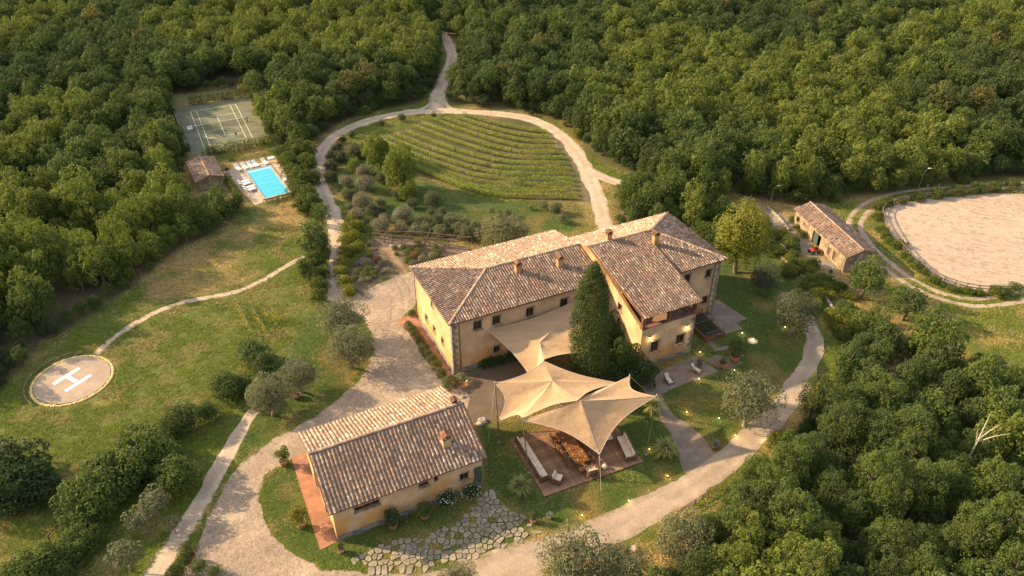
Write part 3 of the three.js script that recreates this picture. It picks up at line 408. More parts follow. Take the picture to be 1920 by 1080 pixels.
function chimney(parent, x, z, y0, h, w = 0.62, d = 0.5) {
  const c = part(parent, 'chimney', box(w, h, d, x, y0 + h / 2, z), M.plaster), list = [];
  for (const [sx, sz] of [[-1, -1], [1, -1], [-1, 1], [1, 1]]) list.push(box(0.11, 0.26, 0.11, x + sx * (w / 2 - 0.06), y0 + h + 0.13, z + sz * (d / 2 - 0.06)));
  list.push(box(w + 0.1, 0.07, d + 0.1, x, y0 + h - 0.06, z)); part(c, 'vent_pillars', list, M.brick);
  part(c, 'cap', [box(w * 0.68, 0.05, d + 0.22, x - w * 0.26, y0 + h + 0.36, z, 0, 0, 0.45), box(w * 0.68, 0.05, d + 0.22, x + w * 0.26, y0 + h + 0.36, z, 0, 0, -0.45)], M.brick);
  part(c, 'flue', box(w * 0.55, 0.2, d * 0.5, x, y0 + h + 0.1, z), M.iron);
}
const gutter = (parent, a, b) => part(parent, 'gutter', bar(V(...a), V(...b), 0.06, 6), M.metal), downpipe = (parent, x, z, y0, y1) => part(parent, 'downpipe', [cyl(0.045, 0.045, y1 - y0, x, y0, z, 8), cyl(0.06, 0.06, 0.05, x, y0 + 1.6, z, 8)], M.metal);
function quoins(parent, x, z, sx, sz, h, seed) {                        // corner stones, long and short in turn, both faces
  const r = R(seed); let y = 0.02, k = 0; while (y < h - 0.2) { const hh = Math.min(0.38 + 0.1 * r(), h - y), a = k % 2 ? 0.34 : 0.58, b = k % 2 ? 0.58 : 0.34; part(parent, 'quoin', rbox(a + 0.025, hh - 0.02, b + 0.025, 0.02, x - sx * (a / 2 - 0.0125), y + hh / 2, z - sz * (b / 2 - 0.0125)), M.plinth); y += hh; k++; }
}
function lantern(parent, x, y, z) {                                     // a lit wall lantern on a bracket; out of the wall is +z
  const g = new THREE.Group(); g.name = 'wall_lantern'; g.position.set(x, y, z); parent.add(g);
  part(g, 'bracket', [bar(V(0, 0.32, 0), V(0, 0.36, 0.26), 0.018), bar(V(0, 0.36, 0.26), V(0, 0.2, 0.26), 0.014), box(0.1, 0.2, 0.03, 0, 0.3, 0.015)], M.iron); part(g, 'hood', lathe([[0.001, 0.26], [0.05, 0.22], [0.11, 0.16], [0.1, 0.15]], 8).translate(0, 0, 0.26), M.iron);
  part(g, 'bulb', new THREE.SphereGeometry(0.055, 10, 8).translate(0, 0.08, 0.26), glow); const l = new THREE.PointLight(lin(1, 0.62, 0.25), 1.4, 0); l.position.set(0, 0.08, 0.26); l.castShadow = true; g.add(l);
}
const glow = new THREE.MeshStandardMaterial({ color: lin(1, 0.8, 0.5), emissive: lin(1, 0.62, 0.25), emissiveIntensity: 9 });

// ---------------------------------------------------------------- the main farmhouse
{
  const H = thing('farmhouse', 'large ochre plastered farmhouse with hipped tile roofs, a projecting wing and an open loggia', 'house', -6.16, -64.37, 0.45);
  const LA = 18.04, D = 10.95, eA = 7.06, rA = 8.4, B0 = -7.6, B1 = 3.07, LB = 31.5, eB = 7.74, rB = 9.3, wB = -3.25, uR = 26.1, pW = 7.8, uW = 24.85, pB = 5.35, o = 0.36, T = 0.35;
  const w1 = [[2.87, 5.05, 0.95, 1.2], [5.03, 5.0, 0.95, 1.2], [8.96, 4.82, 0.95, 1.2], [13.1, 4.7, 0.95, 1.2], [5.03, 1.2, 0.8, 0.95], [9.4, 0.02, 1.3, 2.3], [13.3, 0.02, 1.2, 2.2]];
  const fA = wall(H, 0, 0, LA, 0, 7.12, M.plaster, w1); w1.forEach((w, i) => opening(H, fA, w, i > 4 ? { name: 'door', closed: 'door_leaf' } : {}));
  const wl = [[2.78, 1.85, 0.7, 0.85], [5.22, 1.95, 0.7, 0.85], [7.65, 2.05, 0.7, 0.85], [5.0, 5.3, 0.55, 0.7]].map(([a, ...q]) => [a, ...q]);
  const lA = wall(H, 0, -D + T, 0, -T, 7.12, M.plaster, wl); wl.forEach((w) => opening(H, lA, w, { frame: 0.09 }));
  wall(H, LA, -D, 0, -D, 7.12, M.plaster, []);
  part(H, 'plinth', [box(LA - 0.02, 0.62, 0.07, LA / 2, 0.31, 0.034)], M.plinth); part(H, 'plinth', [box(0.07, 0.62, D + 0.06, -0.034, 0.31, -D / 2)], M.plinth);
  const wlW = [[B1 - B0 - 2 + 2.0, 5.0, 0.8, 1.0]];                      // wall at the side of the wing, facing the short end
  const lw = wall(H, LA, B0 + T, LA, pW - T, 7.0, M.plaster, [[-B0 - T + 3.46, 4.95, 0.75, 0.95]], { top: [[0, 7.9], [-B0 - T + wB, rB - 0.12], [pW - T - B0 - T, 5.35]] });
  opening(H, lw, [-B0 - T + 3.46, 4.95, 0.75, 0.95], { frame: 0.06 });
  wall(H, LB, B1 - T, LB, B0 + T, 7.8, M.plaster); wall(H, LB, B0, LA, B0, 7.8, M.plaster);
  const wB2 = [[26.95 - uW, 5.65, 0.85, 1.2], [29.9 - uW, 5.45, 0.85, 1.2], [30.0 - uW, 1.75, 0.85, 1.15]], fB = wall(H, uW, B1, LB, B1, 7.8, M.plaster, wB2); wB2.forEach((w) => opening(H, fB, w));
  const wW = [[19.9 - LA, 1.75, 1.05, 1.5], [23.2 - LA, 1.7, 1.05, 1.35]], fW = wall(H, LA, pW, uW, pW, pB, M.plaster, wW); wW.forEach((w) => opening(H, fW, w, { frame: 0.16 }));
  wall(H, uW, pW - T, uW, B1, pB, M.plaster); part(H, 'plinth', [box(uW - LA - 0.1, 0.5, 0.07, (LA + uW) / 2, 0.25, pW + 0.034)], M.plinth); part(H, 'plinth', [box(LB - uW - 0.05, 0.5, 0.07, (LB + uW) / 2 + 0.03, 0.25, B1 + 0.034)], M.plinth);
  // the loggia: floor, brick parapet cap, corner and middle pillars, back wall, beams
  part(H, 'loggia_floor', box(uW - LA - 0.7, 0.12, pW - B1 - 0.5, (LA + uW) / 2, pB - 0.35, (pW + B1) / 2), M.deck); part(H, 'parapet_cap', [box(uW - LA + 0.14, 0.1, 0.5, (LA + uW) / 2, pB + 0.052, pW - 0.17), box(0.5, 0.1, pW - B1 - 0.5, uW - 0.17, pB + 0.051, (pW + B1) / 2 - 0.2)], M.brick);
  wall(H, LA + T, B1 + 0.02, uW - 0.02, B1 + 0.02, 7.9, M.plaster, [[1.2, 5.3, 1.0, 2.0], [4.6, 5.3, 1.3, 2.0]], { h0: pB - 0.3, t: 0.12 });
  const roofAt = (w) => rB - 0.22 - (w - wB) * 0.194; for (const [x, z] of [[LA + 0.17, pW - 0.17], [uW - 0.17, pW - 0.17], [(LA + uW) / 2, pW - 0.17], [uW - 0.17, B1 + 1.6]]) part(H, 'pillar', box(0.34, roofAt(z) - pB - 0.1, 0.34, x, (roofAt(z) + pB + 0.1) / 2, z), M.brick);
  part(H, 'eave_beam', [beam(V(LA, roofAt(pW - 0.17) - 0.02, pW - 0.17), V(uW, roofAt(pW - 0.17) - 0.02, pW - 0.17), 0.2, 0.2)], M.darkWood);
  part(H, 'shutter', box(1.0, 1.5, 0.05, LA + 1.2, pB + 0.7, pW - 1.4), M.darkWood); part(H, 'shutter', box(1.1, 1.6, 0.05, uW - 1.3, pB + 0.8, pW - 2.2), M.wood);
  quoins(H, 0, 0, -1, 1, 7.0, 3); quoins(H, uW, pW, 1, 1, pB - 0.02, 4); quoins(H, LB, B1, 1, 1, 7.6, 5);
  // roofs; tone paints sun into the back slopes and shade into the others
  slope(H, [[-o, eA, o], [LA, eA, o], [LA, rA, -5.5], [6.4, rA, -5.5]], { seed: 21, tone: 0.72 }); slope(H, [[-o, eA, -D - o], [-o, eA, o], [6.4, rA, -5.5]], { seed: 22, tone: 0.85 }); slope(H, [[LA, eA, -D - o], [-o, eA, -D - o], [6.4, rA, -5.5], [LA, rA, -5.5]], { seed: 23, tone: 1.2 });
  ridge(H, [6.4, rA + 0.02, -5.5], [LA, rA + 0.02, -5.5], 1); ridge(H, [-o, eA + 0.03, o], [6.4, rA + 0.03, -5.5], 2); ridge(H, [-o, eA + 0.03, -D - o], [6.4, rA + 0.03, -5.5], 3);
  const E0 = B0 - o, E1 = B1 + o, ER = LB + o, EL = LA - 0.15;
  slope(H, [[uW, eB, E1], [ER, eB, E1], [uR, rB, wB], [uW, rB, wB]], { seed: 24, tone: 0.8 }); slope(H, [[ER, eB, E1], [ER, eB, E0], [uR, rB, wB]], { seed: 25, tone: 0.75 }); slope(H, [[ER, eB, E0], [EL, eB, E0], [EL, rB, wB], [uR, rB, wB]], { seed: 26, tone: 1.2 });  // again dark tone for slopes in shade, light tone for the sunlit back
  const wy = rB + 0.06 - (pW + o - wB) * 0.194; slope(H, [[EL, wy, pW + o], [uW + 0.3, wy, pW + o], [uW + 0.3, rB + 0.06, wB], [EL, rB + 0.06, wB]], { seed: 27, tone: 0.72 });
  ridge(H, [EL, rB + 0.07, wB], [uR, rB + 0.07, wB], 4); ridge(H, [ER, eB + 0.03, E1], [uR, rB + 0.05, wB], 5); ridge(H, [ER, eB + 0.03, E0], [uR, rB + 0.05, wB], 6);
  part(H, 'verge', beam(V(EL - 0.03, wy - 0.09, pW + o), V(EL - 0.03, rB - 0.03, wB), 0.06, 0.2), M.brick); part(H, 'verge', beam(V(uW + 0.33, wy - 0.09, pW + o), V(uW + 0.33, rB - 0.03, wB), 0.06, 0.2), M.brick);
  gutter(H, [-o, eA - 0.1, o + 0.06], [LA, eA - 0.1, o + 0.06]); gutter(H, [-o - 0.06, eA - 0.1, -D - o], [-o - 0.06, eA - 0.1, o]); gutter(H, [uW + 0.4, eB - 0.1, E1 + 0.06], [ER, eB - 0.1, E1 + 0.06]);
  downpipe(H, 0.78, 0.1, 0.05, eA - 0.1); downpipe(H, LB - 0.85, B1 + 0.1, 0.05, eB - 0.1); downpipe(H, -0.12, -D + 0.2, 0.05, eA - 0.1);
  chimney(H, 9.44, -3.9, 7.5, 1.5); chimney(H, 14.2, -3.2, 7.6, 1.25); chimney(H, 20.6, -3.6, 8.8, 1.35); chimney(H, 25.2, -1.1, 8.4, 1.75);
  lantern(H, 19.26, 3.75, pW); lantern(H, 24.0, 3.6, pW);
}
// ---------------------------------------------------------------- the guest house in front
{
  const H = thing('guest_house', 'small ochre guest house with a weathered gabled tile roof and one chimney', 'house', -14.76, -43.13, 0.46), L = 13.5, D = 9.4, e = 4.0, r = 6.2, o = 0.32, T = 0.35;
  const w = [[2.9, 2.65, 2.2, 0.62], [8.0, 2.75, 0.9, 0.55], [9.15, 2.8, 0.4, 0.6], [11.75, 1.65, 0.85, 0.95], [13.05, 0.7, 0.7, 1.8]], f = wall(H, 0, 0, L, 0, 3.98, M.plaster, w.slice(0, 4));
  opening(H, f, w[0], { leaves: 3, frame: 0.06 }); opening(H, f, w[1], { leaves: 1, frame: 0.06 }); opening(H, f, w[2], { leaves: 1, frame: 0 }); opening(H, f, w[3], { frame: 0.12 });
  part(H, 'shutter', [box(0.72, 2.0, 0.06, 13.06, 1.75, 0.05), ...[0, 1, 2, 3].map((k) => box(0.74, 0.05, 0.03, 13.06, 0.95 + k * 0.52, 0.09))], M.green);
  const lw = [[3.0, 0.03, 1.1, 2.2], [6.2, 0.03, 1.1, 2.2]], top = [[0, 3.95], [D / 2 - T, 6.0], [D - 2 * T, 3.95]], l = wall(H, 0, -D + T, 0, -T, 4, M.plaster, lw, { top }); lw.forEach((q) => opening(H, l, q, { name: 'door', closed: 'door_leaf', frame: 0.08 }));
  wall(H, L, -T, L, -D + T, 4, M.plaster, [], { top }); wall(H, L, -D, 0, -D, 3.98, M.plaster); part(H, 'plinth', box(L - 0.02, 0.55, 0.07, L / 2, 0.275, 0.034), M.plinth);
  slope(H, [[-o, e, o], [L + o, e, o], [L + o, r, -D / 2], [-o, r, -D / 2]], { seed: 31, cw: 0.345, rl: 0.44, own: 300, tone: 0.85 }); slope(H, [[L + o, e, -D - o], [-o, e, -D - o], [-o, r, -D / 2], [L + o, r, -D / 2]], { seed: 32, cw: 0.345, rl: 0.44, tone: 1.2 });  // front tiles toned down as shade, back tiles lightened as sunlight
  ridge(H, [-o, r + 0.03, -D / 2], [L + o, r + 0.03, -D / 2], 8, 0.36);
  for (const x of [-o - 0.03, L + o + 0.03]) part(H, 'verge', [beam(V(x, e - 0.08, o), V(x, r - 0.08, -D / 2), 0.06, 0.16), beam(V(x, r - 0.08, -D / 2), V(x, e - 0.08, -D - o), 0.06, 0.16)], M.brick);
  gutter(H, [-o, e - 0.1, o + 0.06], [L + o, e - 0.1, o + 0.06]); chimney(H, 10.9, -1.75, 4.6, 1.25, 0.75, 0.6); chimney(H, 13.1, -5.1, 5.7, 0.55, 0.5, 0.45);
  part(H, 'water_pipe', [bar(V(6.1, 1.75, 0.05), V(6.1, 1.75, 0.22), 0.03), bar(V(6.1, 1.75, 0.22), V(6.15, 0.1, 0.3), 0.03)], M.steel);
}
// ---------------------------------------------------------------- stable and pool house
{
  const H = thing('stable', 'long low stone stable with a gabled tile roof beside the riding arena', 'stable', 38.92, -95.67, -1.34), L = 12.2, D = 4.1, e = 2.4, r = 3.15, o = 0.25, T = 0.3;
  const w = [[0.9, 0.9, 0.7, 0.8], [5.6, 0.03, 1.9, 1.85], [8.7, 0.5, 0.6, 1.1], [9.9, 0.5, 0.6, 1.3], [2.4, 1.4, 0.3, 0.3]], f = wall(H, 0, 0, L, 0, 2.38, M.rubble, w); w.forEach((q, i) => i === 1 ? part(H, 'sliding_door', box(1.0, 1.8, 0.06, 5.2, 0.93, -0.2), M.green) : opening(H, f, q, { leaves: 1, frame: 0.05, ...(i === 2 || i === 3 ? { name: 'door', closed: 'door_leaf' } : {}) }));
  const top = [[0, 2.35], [D / 2 - T, 3.0], [D - 2 * T, 2.35]]; wall(H, 0, -D + T, 0, -T, 2, M.rubble, [], { top }); wall(H, L, -T, L, -D + T, 2, M.rubble, [], { top }); wall(H, L, -D, 0, -D, 2.38, M.rubble);
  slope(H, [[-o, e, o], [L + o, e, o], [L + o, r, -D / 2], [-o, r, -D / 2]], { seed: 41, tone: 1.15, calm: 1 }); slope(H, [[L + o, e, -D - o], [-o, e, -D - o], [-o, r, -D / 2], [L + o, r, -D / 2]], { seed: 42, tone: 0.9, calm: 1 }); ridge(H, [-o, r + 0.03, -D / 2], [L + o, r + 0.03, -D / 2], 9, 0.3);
  const P = thing('pool_house', 'small stone pool house with a brown gabled roof beside the pool terrace', 'pool house', -49.6, -111.5, -1.08), l = 7.1, d = 3.5, pe = 1.75, pr = 2.35;
  wall(P, 0, 0, l, 0, pe, M.rubble); const b = wall(P, l, -d, 0, -d, pe, M.rubble, [[2.2, 0.03, 0.9, 1.55]]); opening(P, b, [2.2, 0.03, 0.9, 1.55], { name: 'door', closed: 'door_leaf', frame: 0.06 }); const t2 = [[0, pe], [d / 2 - T, pr - 0.1], [d - 2 * T, pe]]; wall(P, 0, -d + T, 0, -T, pe, M.rubble, [], { top: t2 }); wall(P, l, -T, l, -d + T, pe, M.rubble, [], { top: t2 });
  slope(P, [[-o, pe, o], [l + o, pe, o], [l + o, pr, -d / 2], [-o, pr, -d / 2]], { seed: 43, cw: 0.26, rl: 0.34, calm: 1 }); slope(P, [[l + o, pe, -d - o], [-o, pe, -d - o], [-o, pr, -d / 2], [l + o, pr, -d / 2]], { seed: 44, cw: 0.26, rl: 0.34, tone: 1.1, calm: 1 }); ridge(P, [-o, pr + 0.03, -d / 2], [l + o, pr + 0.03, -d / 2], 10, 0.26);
}

// ---------------------------------------------------------------- tennis court
{
  const cx = -50.27, cz = -129.22, a = 0.4466, k = 0.72, W = 10.97 * k, L = 23.77 * k, c = Math.cos(a), s = Math.sin(a);
  const at = (u, v) => [cx + u * c + v * s, cz - u * s + v * c];
  sheet('tennis_court', [at(-W / 2 - 2.6, -L / 2 - 2.9), at(W / 2 + 3.2, -L / 2 - 2.9), at(W / 2 + 3.2, L / 2 + 1.6), at(-W / 2 - 2.6, L / 2 + 1.9)], 0.03, mat(0.215, 0.235, 0.135, 0.8, { map: pavingMap }), 0.03);
  const C = thing('court_markings', 'white painted lines of the tennis court', 'markings', cx, cz, a, undefined, 0.036), lineMat = mat(0.72, 0.70, 0.62, 0.8), ln = (x0, z0, x1, z1) => part(C, 'line', box(Math.abs(x1 - x0) + 0.055, 0.006, Math.abs(z1 - z0) + 0.055, (x0 + x1) / 2, 0, (z0 + z1) / 2), lineMat);
  const w = W / 2, l = L / 2, g = W / 2 - 1.37 * k, v = 6.4 * k; ln(-w + 0.1, -l, w - 0.1, -l); ln(-w + 0.1, l, w - 0.1, l); ln(-w, -l, -w, l); ln(w, -l, w, l); ln(-g, -l + 0.1, -g, l - 0.1); ln(g, -l + 0.1, g, l - 0.1); ln(-g + 0.1, -v, g - 0.1, -v); ln(-g + 0.1, v, g - 0.1, v); ln(0, -v + 0.1, 0, v - 0.1);
  const N = thing('tennis_net', 'tennis net with a white band stretched between two posts', 'net', cx, cz, a, undefined, 0.03), h = 0.72, list = [];
  for (let x = -w - 0.5; x <= w + 0.5; x += 0.16) list.push(box(0.018, h, 0.012, x, h / 2, 0)); for (let y = 0.06; y < h; y += 0.13) list.push(box(2 * w + 1, 0.018, 0.012, 0, y, 0)); part(N, 'netting', list, M.iron); part(N, 'band', box(2 * w + 1, 0.09, 0.03, 0, h, 0), M.white); for (const x of [-w - 0.55, w + 0.55]) part(N, 'post', cyl(0.05, 0.05, 0.85, x, 0, 0, 8), M.iron);
  const f = (p, q, n, label) => { const A = at(...p), B = at(...q), F = thing('court_fence', label, 'fence', A[0], A[1], -Math.atan2(B[1] - A[1], B[0] - A[0]), 'fences of the tennis court'), len = Math.hypot(B[0] - A[0], B[1] - A[1]), H = 2.1; for (let i = 0; i <= n; i++) part(F, 'post', cyl(0.035, 0.035, H, len * i / n, 0, 0, 6), M.steel); const wire = []; for (let y = 0.1; y <= H; y += 0.25) wire.push(box(len, 0.012, 0.012, len / 2, y, 0)); for (let x = 0; x < len; x += 0.25) wire.push(box(0.01, H, 0.01, x, H / 2, 0)); part(F, 'wire_mesh', wire, M.steel); };
  const x0 = -W / 2 - 2.7, x1 = W / 2 + 3.3, z0 = -L / 2 - 3, z1 = L / 2 + 2;
  f([x0, z1], [x0, z0], 9, 'bare wire fence along the side of the tennis court facing the wood'); f([x0, z0], [x1, z0], 7, 'wire fence behind the tennis court, partly grown over with ivy'); f([x1, z0], [x1, z1], 9, 'wire fence of the tennis court thick with yellow green ivy');
  lone('ivy_hedge', hedgeGeo([at(x0 + 3.2, z0 - 0.1), at((x0 + x1) / 2, z0), at(x1, z0)], 0.55, 1.9, 61, { size: 0.2 }), greens.hedge, 'climbing ivy covering the back fence of the tennis court', 'ivy'); lone('ivy_hedge', hedgeGeo([at(x1 + 0.1, z0), at(x1 + 0.15, 0), at(x1 + 0.1, z1)], 0.45, 1.8, 62, { size: 0.2 }), greens.lime, 'yellow green ivy on the long fence of the tennis court', 'ivy');
  lone('hedge', hedgeGeo([at(x0 + 2.6, z1 + 0.6), at(0, z1 + 0.6), at(x1, z1 + 0.4)], 1.2, 1.6, 63, { size: 0.2, even: 0.5 }), greens.hedge, 'loose hedge between the tennis court and the sun loungers', 'hedge'); lone('hedge', hedgeGeo([[-44.68, -115.43], [-41.72, -116.39], [-38.07, -118.93]], 0.4, 0.7, 64, { size: 0.12 }), greens.hedge, 'low clipped hedge behind the row of sun loungers', 'hedge');
  const b = at(1.6, 5.6), bk = thing('ball_basket', 'small dark ball basket standing on the tennis court', 'basket', b[0], b[1]); part(bk, 'basket', lathe([[0.12, 0.35], [0.17, 0.6], [0.18, 0.6], [0.13, 0.34], [0.02, 0.34]], 10), M.iron); for (const t of [0, 2.1, 4.2]) part(bk, 'leg', bar(V(0.14 * Math.cos(t), 0.03, 0.14 * Math.sin(t)), V(0.1 * Math.cos(t), 0.36, 0.1 * Math.sin(t)), 0.015), M.iron);
  for (const [u, q] of [[-w - 1.3, 0.15], [-w - 0.85, 0.05]]) { const p = at(u, q), ch = thing('court_bench', 'small white court seat beside the net post', 'seat', p[0], p[1], a, 'white seats by the net', 0.03); part(ch, 'seat', rbox(0.42, 0.06, 0.42, 0.02, 0, 0.4, 0), M.white); part(ch, 'backrest', rbox(0.42, 0.4, 0.05, 0.02, 0, 0.65, -0.2, 0, -0.15), M.white); for (const [i, j] of [[-1, -1], [1, -1], [-1, 1], [1, 1]]) part(ch, 'leg', cyl(0.02, 0.02, 0.4, i * 0.18, 0, j * 0.18, 6), M.white); }
}
// ---------------------------------------------------------------- swimming pool
{
  const A = [-41.08, -111.54], B = [-37.99, -113.37], C = [-33.38, -104.64], Dq = [-36.69, -102.53], mid = (p, q) => [(p[0] + q[0]) / 2, (p[1] + q[1]) / 2];
  const ux = B[0] - A[0], uz = B[1] - A[1], W = Math.hypot(ux, uz), a = -Math.atan2(uz, ux), ex = [ux / W, uz / W], ez = [-ex[1], ex[0]], L = (Dq[0] - A[0]) * ez[0] + (Dq[1] - A[1]) * ez[1], at = (u, v) => [A[0] + ex[0] * u + ez[0] * v, A[1] + ex[1] * u + ez[1] * v];
  // the terrace round it, with the basin left open
  const outer = [at(-3.1, -2.0), at(W + 1.7, -2.0), at(W + 1.6, L + 0.85), at(-1.8, L + 1.0), at(-2.5, L * 0.5)], sh = new THREE.Shape(outer.map(([x, z]) => new THREE.Vector2(x, -z))); sh.holes.push(new THREE.Path([at(-0.2, -0.2), at(W + 0.2, -0.2), at(W + 0.2, L + 0.2), at(-0.2, L + 0.2)].map(([x, z]) => new THREE.Vector2(x, -z))));
  const g = new THREE.ShapeGeometry(sh); g.rotateX(-Math.PI / 2); g.translate(0, 0.05, 0); const q = g.attributes.position; for (let i = 0; i < q.count; i++) g.attributes.uv.setXY(i, q.getX(i), q.getZ(i)); struct('pool_terrace', g, mat(0.78, 0.62, 0.50, 0.85, { map: pavingMap })); fill(outer, 3);
  const P = thing('swimming_pool', 'rectangular turquoise swimming pool with pale stone coping', 'pool', A[0], A[1], a), tile = mat(0.22, 0.62, 0.74, 0.4), cop = mat(0.66, 0.56, 0.46, 0.8, { map: pavingMap });
  part(P, 'basin', [box(W + 0.4, 0.02, L + 0.4, W / 2, 0.03, L / 2), box(0.2, 0.14, L, -0.1, 0.09, L / 2), box(0.2, 0.14, L, W + 0.1, 0.09, L / 2), box(W, 0.14, 0.2, W / 2, 0.09, -0.1), box(W, 0.14, 0.2, W / 2, 0.09, L + 0.1)], tile);
  part(P, 'pool_step', [box(W - 0.02, 0.02, 0.7, W / 2, 0.125, 0.36), box(W - 0.02, 0.02, 0.35, W / 2, 0.14, 0.19)], tile); part(P, 'water', box(W - 0.004, 0.06, L - 0.004, W / 2, 0.085, L / 2), new THREE.MeshPhysicalMaterial({ color: lin(0.045, 0.36, 0.52), roughness: 0.04, ior: 1.33, bumpMap: texture(256, 2.5, (u, v) => { const k = fbm(u * 5, v * 5, 3, 5); return [k, k, k]; }, false), bumpScale: 0.05 }));
  for (const [w, l, x, z] of [[W + 0.7, 0.35, W / 2, -0.18], [W + 0.7, 0.35, W / 2, L + 0.18], [0.35, L - 0.01, -0.18, L / 2], [0.35, L - 0.01, W + 0.18, L / 2]]) part(P, 'coping', box(w, 0.06, l, x, 0.19, z), cop);
  const lounger = (x, z, turn, label, group) => { const t = thing('sun_lounger', label, 'sun lounger', x, z, turn, group, 0.05); part(t, 'frame', [box(0.62, 0.06, 1.15, 0, 0.28, 0.3)], M.white); part(t, 'cushion', rbox(0.56, 0.07, 1.1, 0.03, 0, 0.35, 0.3), M.white); part(t, 'backrest', rbox(0.6, 0.08, 0.75, 0.03, 0, 0.52, -0.52, 0, 0.6), M.white); for (const [i, j] of [[-1, -0.2], [1, -0.2], [-1, 0.8], [1, 0.8]]) part(t, 'leg', box(0.05, 0.26, 0.05, i * 0.27, 0.13, j), M.white); };
  for (let k = 0; k < 4; k++) { const p = at(-1.35 + (k > 1 ? 0.15 : 0), L * 0.36 + [0, 0.85, 2.15, 3.0][k]); lounger(p[0], p[1], a + Math.PI / 2 + 0.15, 'white sun lounger along the pool side nearest the pool house', 'loungers beside the pool house'); }
  for (const [u, i] of [[-0.9, 0], [0.15, 1], [1.05, 2], [1.85, 3], [3.3, 4]]) { const p = at(u, -1.35); lounger(p[0], p[1], a + 0.12, 'white sun lounger in the row before the clipped hedge', 'loungers before the hedge'); }
  const p = at(W + 1.1, -1.5), T = thing('garden_table', 'white garden table beside the row of sun loungers', 'table', p[0], p[1], a, undefined, 0.05); part(T, 'tabletop', rbox(1.5, 0.05, 0.8, 0.02, 0, 0.72, 0), M.white); for (const [i, j] of [[-1, -1], [1, -1], [-1, 1], [1, 1]]) part(T, 'leg', box(0.06, 0.7, 0.06, i * 0.65, 0.35, j * 0.3), M.white);
  const e = at(W + 1.2, L * 0.62); lounger(e[0], e[1], a - Math.PI / 2, 'single white sun lounger on the pool side facing the road');
  const g1 = at(-2.6, -0.9), G = thing('barbecue', 'black barbecue grill at the corner of the pool house', 'barbecue', g1[0], g1[1], a, undefined, 0.05); part(G, 'bowl', lathe([[0.02, 0.55], [0.24, 0.62], [0.3, 0.8], [0.26, 0.95], [0.02, 1.02]], 12), M.iron); for (const t of [0, 2.1, 4.2]) part(G, 'leg', bar(V(0.25 * Math.cos(t), 0, 0.25 * Math.sin(t)), V(0.15 * Math.cos(t), 0.6, 0.15 * Math.sin(t)), 0.02), M.iron);
  lone('hedge', hedgeGeo([at(-0.2, L + 1.5), at(W / 2, L + 1.4), at(W + 1.8, L + 0.9)], 0.9, 0.8, 65, { size: 0.15 }), greens.hedge, 'clipped hedge at the foot of the pool facing the meadow', 'hedge'); lone('hedge', hedgeGeo([[-43.01, -108.53], [-41.33, -105.47], [-39.57, -102.53]], 1.0, 1.5, 66, { size: 0.17 }), greens.hedge, 'dense hedge between the pool house and the loungers', 'hedge');
}
// ---------------------------------------------------------------- helipad
{
  const [x, z] = [-46.36, -63.49], r = 3.71, P = thing('helipad', 'round grey helicopter landing pad painted with a white letter H', 'helipad', x, z), yel = mat(0.50, 0.37, 0.14, 0.95), s = R(9);
  part(P, 'slab', cyl(r, r, 0.09, 0, 0, 0, 64), mat(0.48, 0.385, 0.31, 0.9, { map: gravelMap })); metric(P.children[0].geometry); fill([...Array(40)].map((_, k) => [x + 4.4 * Math.cos(k * 0.157), z + 4.4 * Math.sin(k * 0.157)]), 3);
  const K = [[-1.02, 0, 0.44, 3.0], [1.02, 0, 0.44, 3.0]].map(([u, v, w, l]) => box(w, 0.006, l, u, 0.098, v)); K.push(box(1.596, 0.006, 0.44, 0, 0.098, 0)); const Hm = part(P, 'letter', K, mat(0.80, 0.77, 0.73, 0.7)); Hm.rotation.y = -0.55;
  for (let k = 0; k < 110; k++) { const a = k / 110 * 6.283, q = 0.8 + 0.45 * s(); part(P, 'edging_stone', stoneShape(k % 6), yel).position.set(Math.cos(a) * (r + 0.2 + 0.06 * s()), 0.02, Math.sin(a) * (r + 0.2 + 0.06 * s())); P.children[P.children.length - 1].scale.set(0.17 * q, 0.10 * q, 0.17 * q); P.children[P.children.length - 1].rotation.y = s() * 6; }
  const rail = (a0, a1, n, label) => { const F = thing('low_rail', label, 'rail', x, z, 0, 'rails round the helipad'), pt = (a, h) => V(Math.cos(a) * (r + 0.85), h, Math.sin(a) * (r + 0.85)); for (let k = 0; k < n; k++) { const a = mix(a0, a1, k / n), b = mix(a0, a1, (k + 1) / n); part(F, 'rail', beam(pt(a, 0.3), pt(b, 0.3), 0.1, 0.07), M.greyWood); part(F, 'post', bar(pt(a, 0), pt(a, 0.36), 0.05), M.greyWood); } };
  rail(2.1, 4.3, 9, 'low curved wooden rail at the side of the helipad towards the wood');
}

// ---------------------------------------------------------------- shade sails over the dining deck
const inHouse = (u, h, w) => V(-6.16 + u * Math.cos(0.45) + w * Math.sin(0.45), h, -64.37 - u * Math.sin(0.45) + w * Math.cos(0.45)), lift = ([x, z], y) => V(x, y, z);
const canvasMap = texture(512, 1.5, (u, v) => { const k = 0.80 + 0.10 * (fbm(u * 4, v * 4, 4, 4) - 0.5) + 0.06 * (noise(u * 200, v * 200, 200) - 0.5); return [k, k * 0.985, k * 0.96]; });
const foldMap = texture(512, 5, (u, v) => { const k = 0.7 * fbm(u * 3, v * 9, 3, 0) + 0.3 * fbm(u * 12, v * 12, 3, 12); return [k, k, k]; }, false);
const canvasMat = new THREE.MeshPhysicalMaterial({ color: lin(0.74, 0.50, 0.285), map: canvasMap, bumpMap: foldMap, bumpScale: 0.10, roughness: 0.9, transmission: 0.3, thickness: 0, side: THREE.DoubleSide });
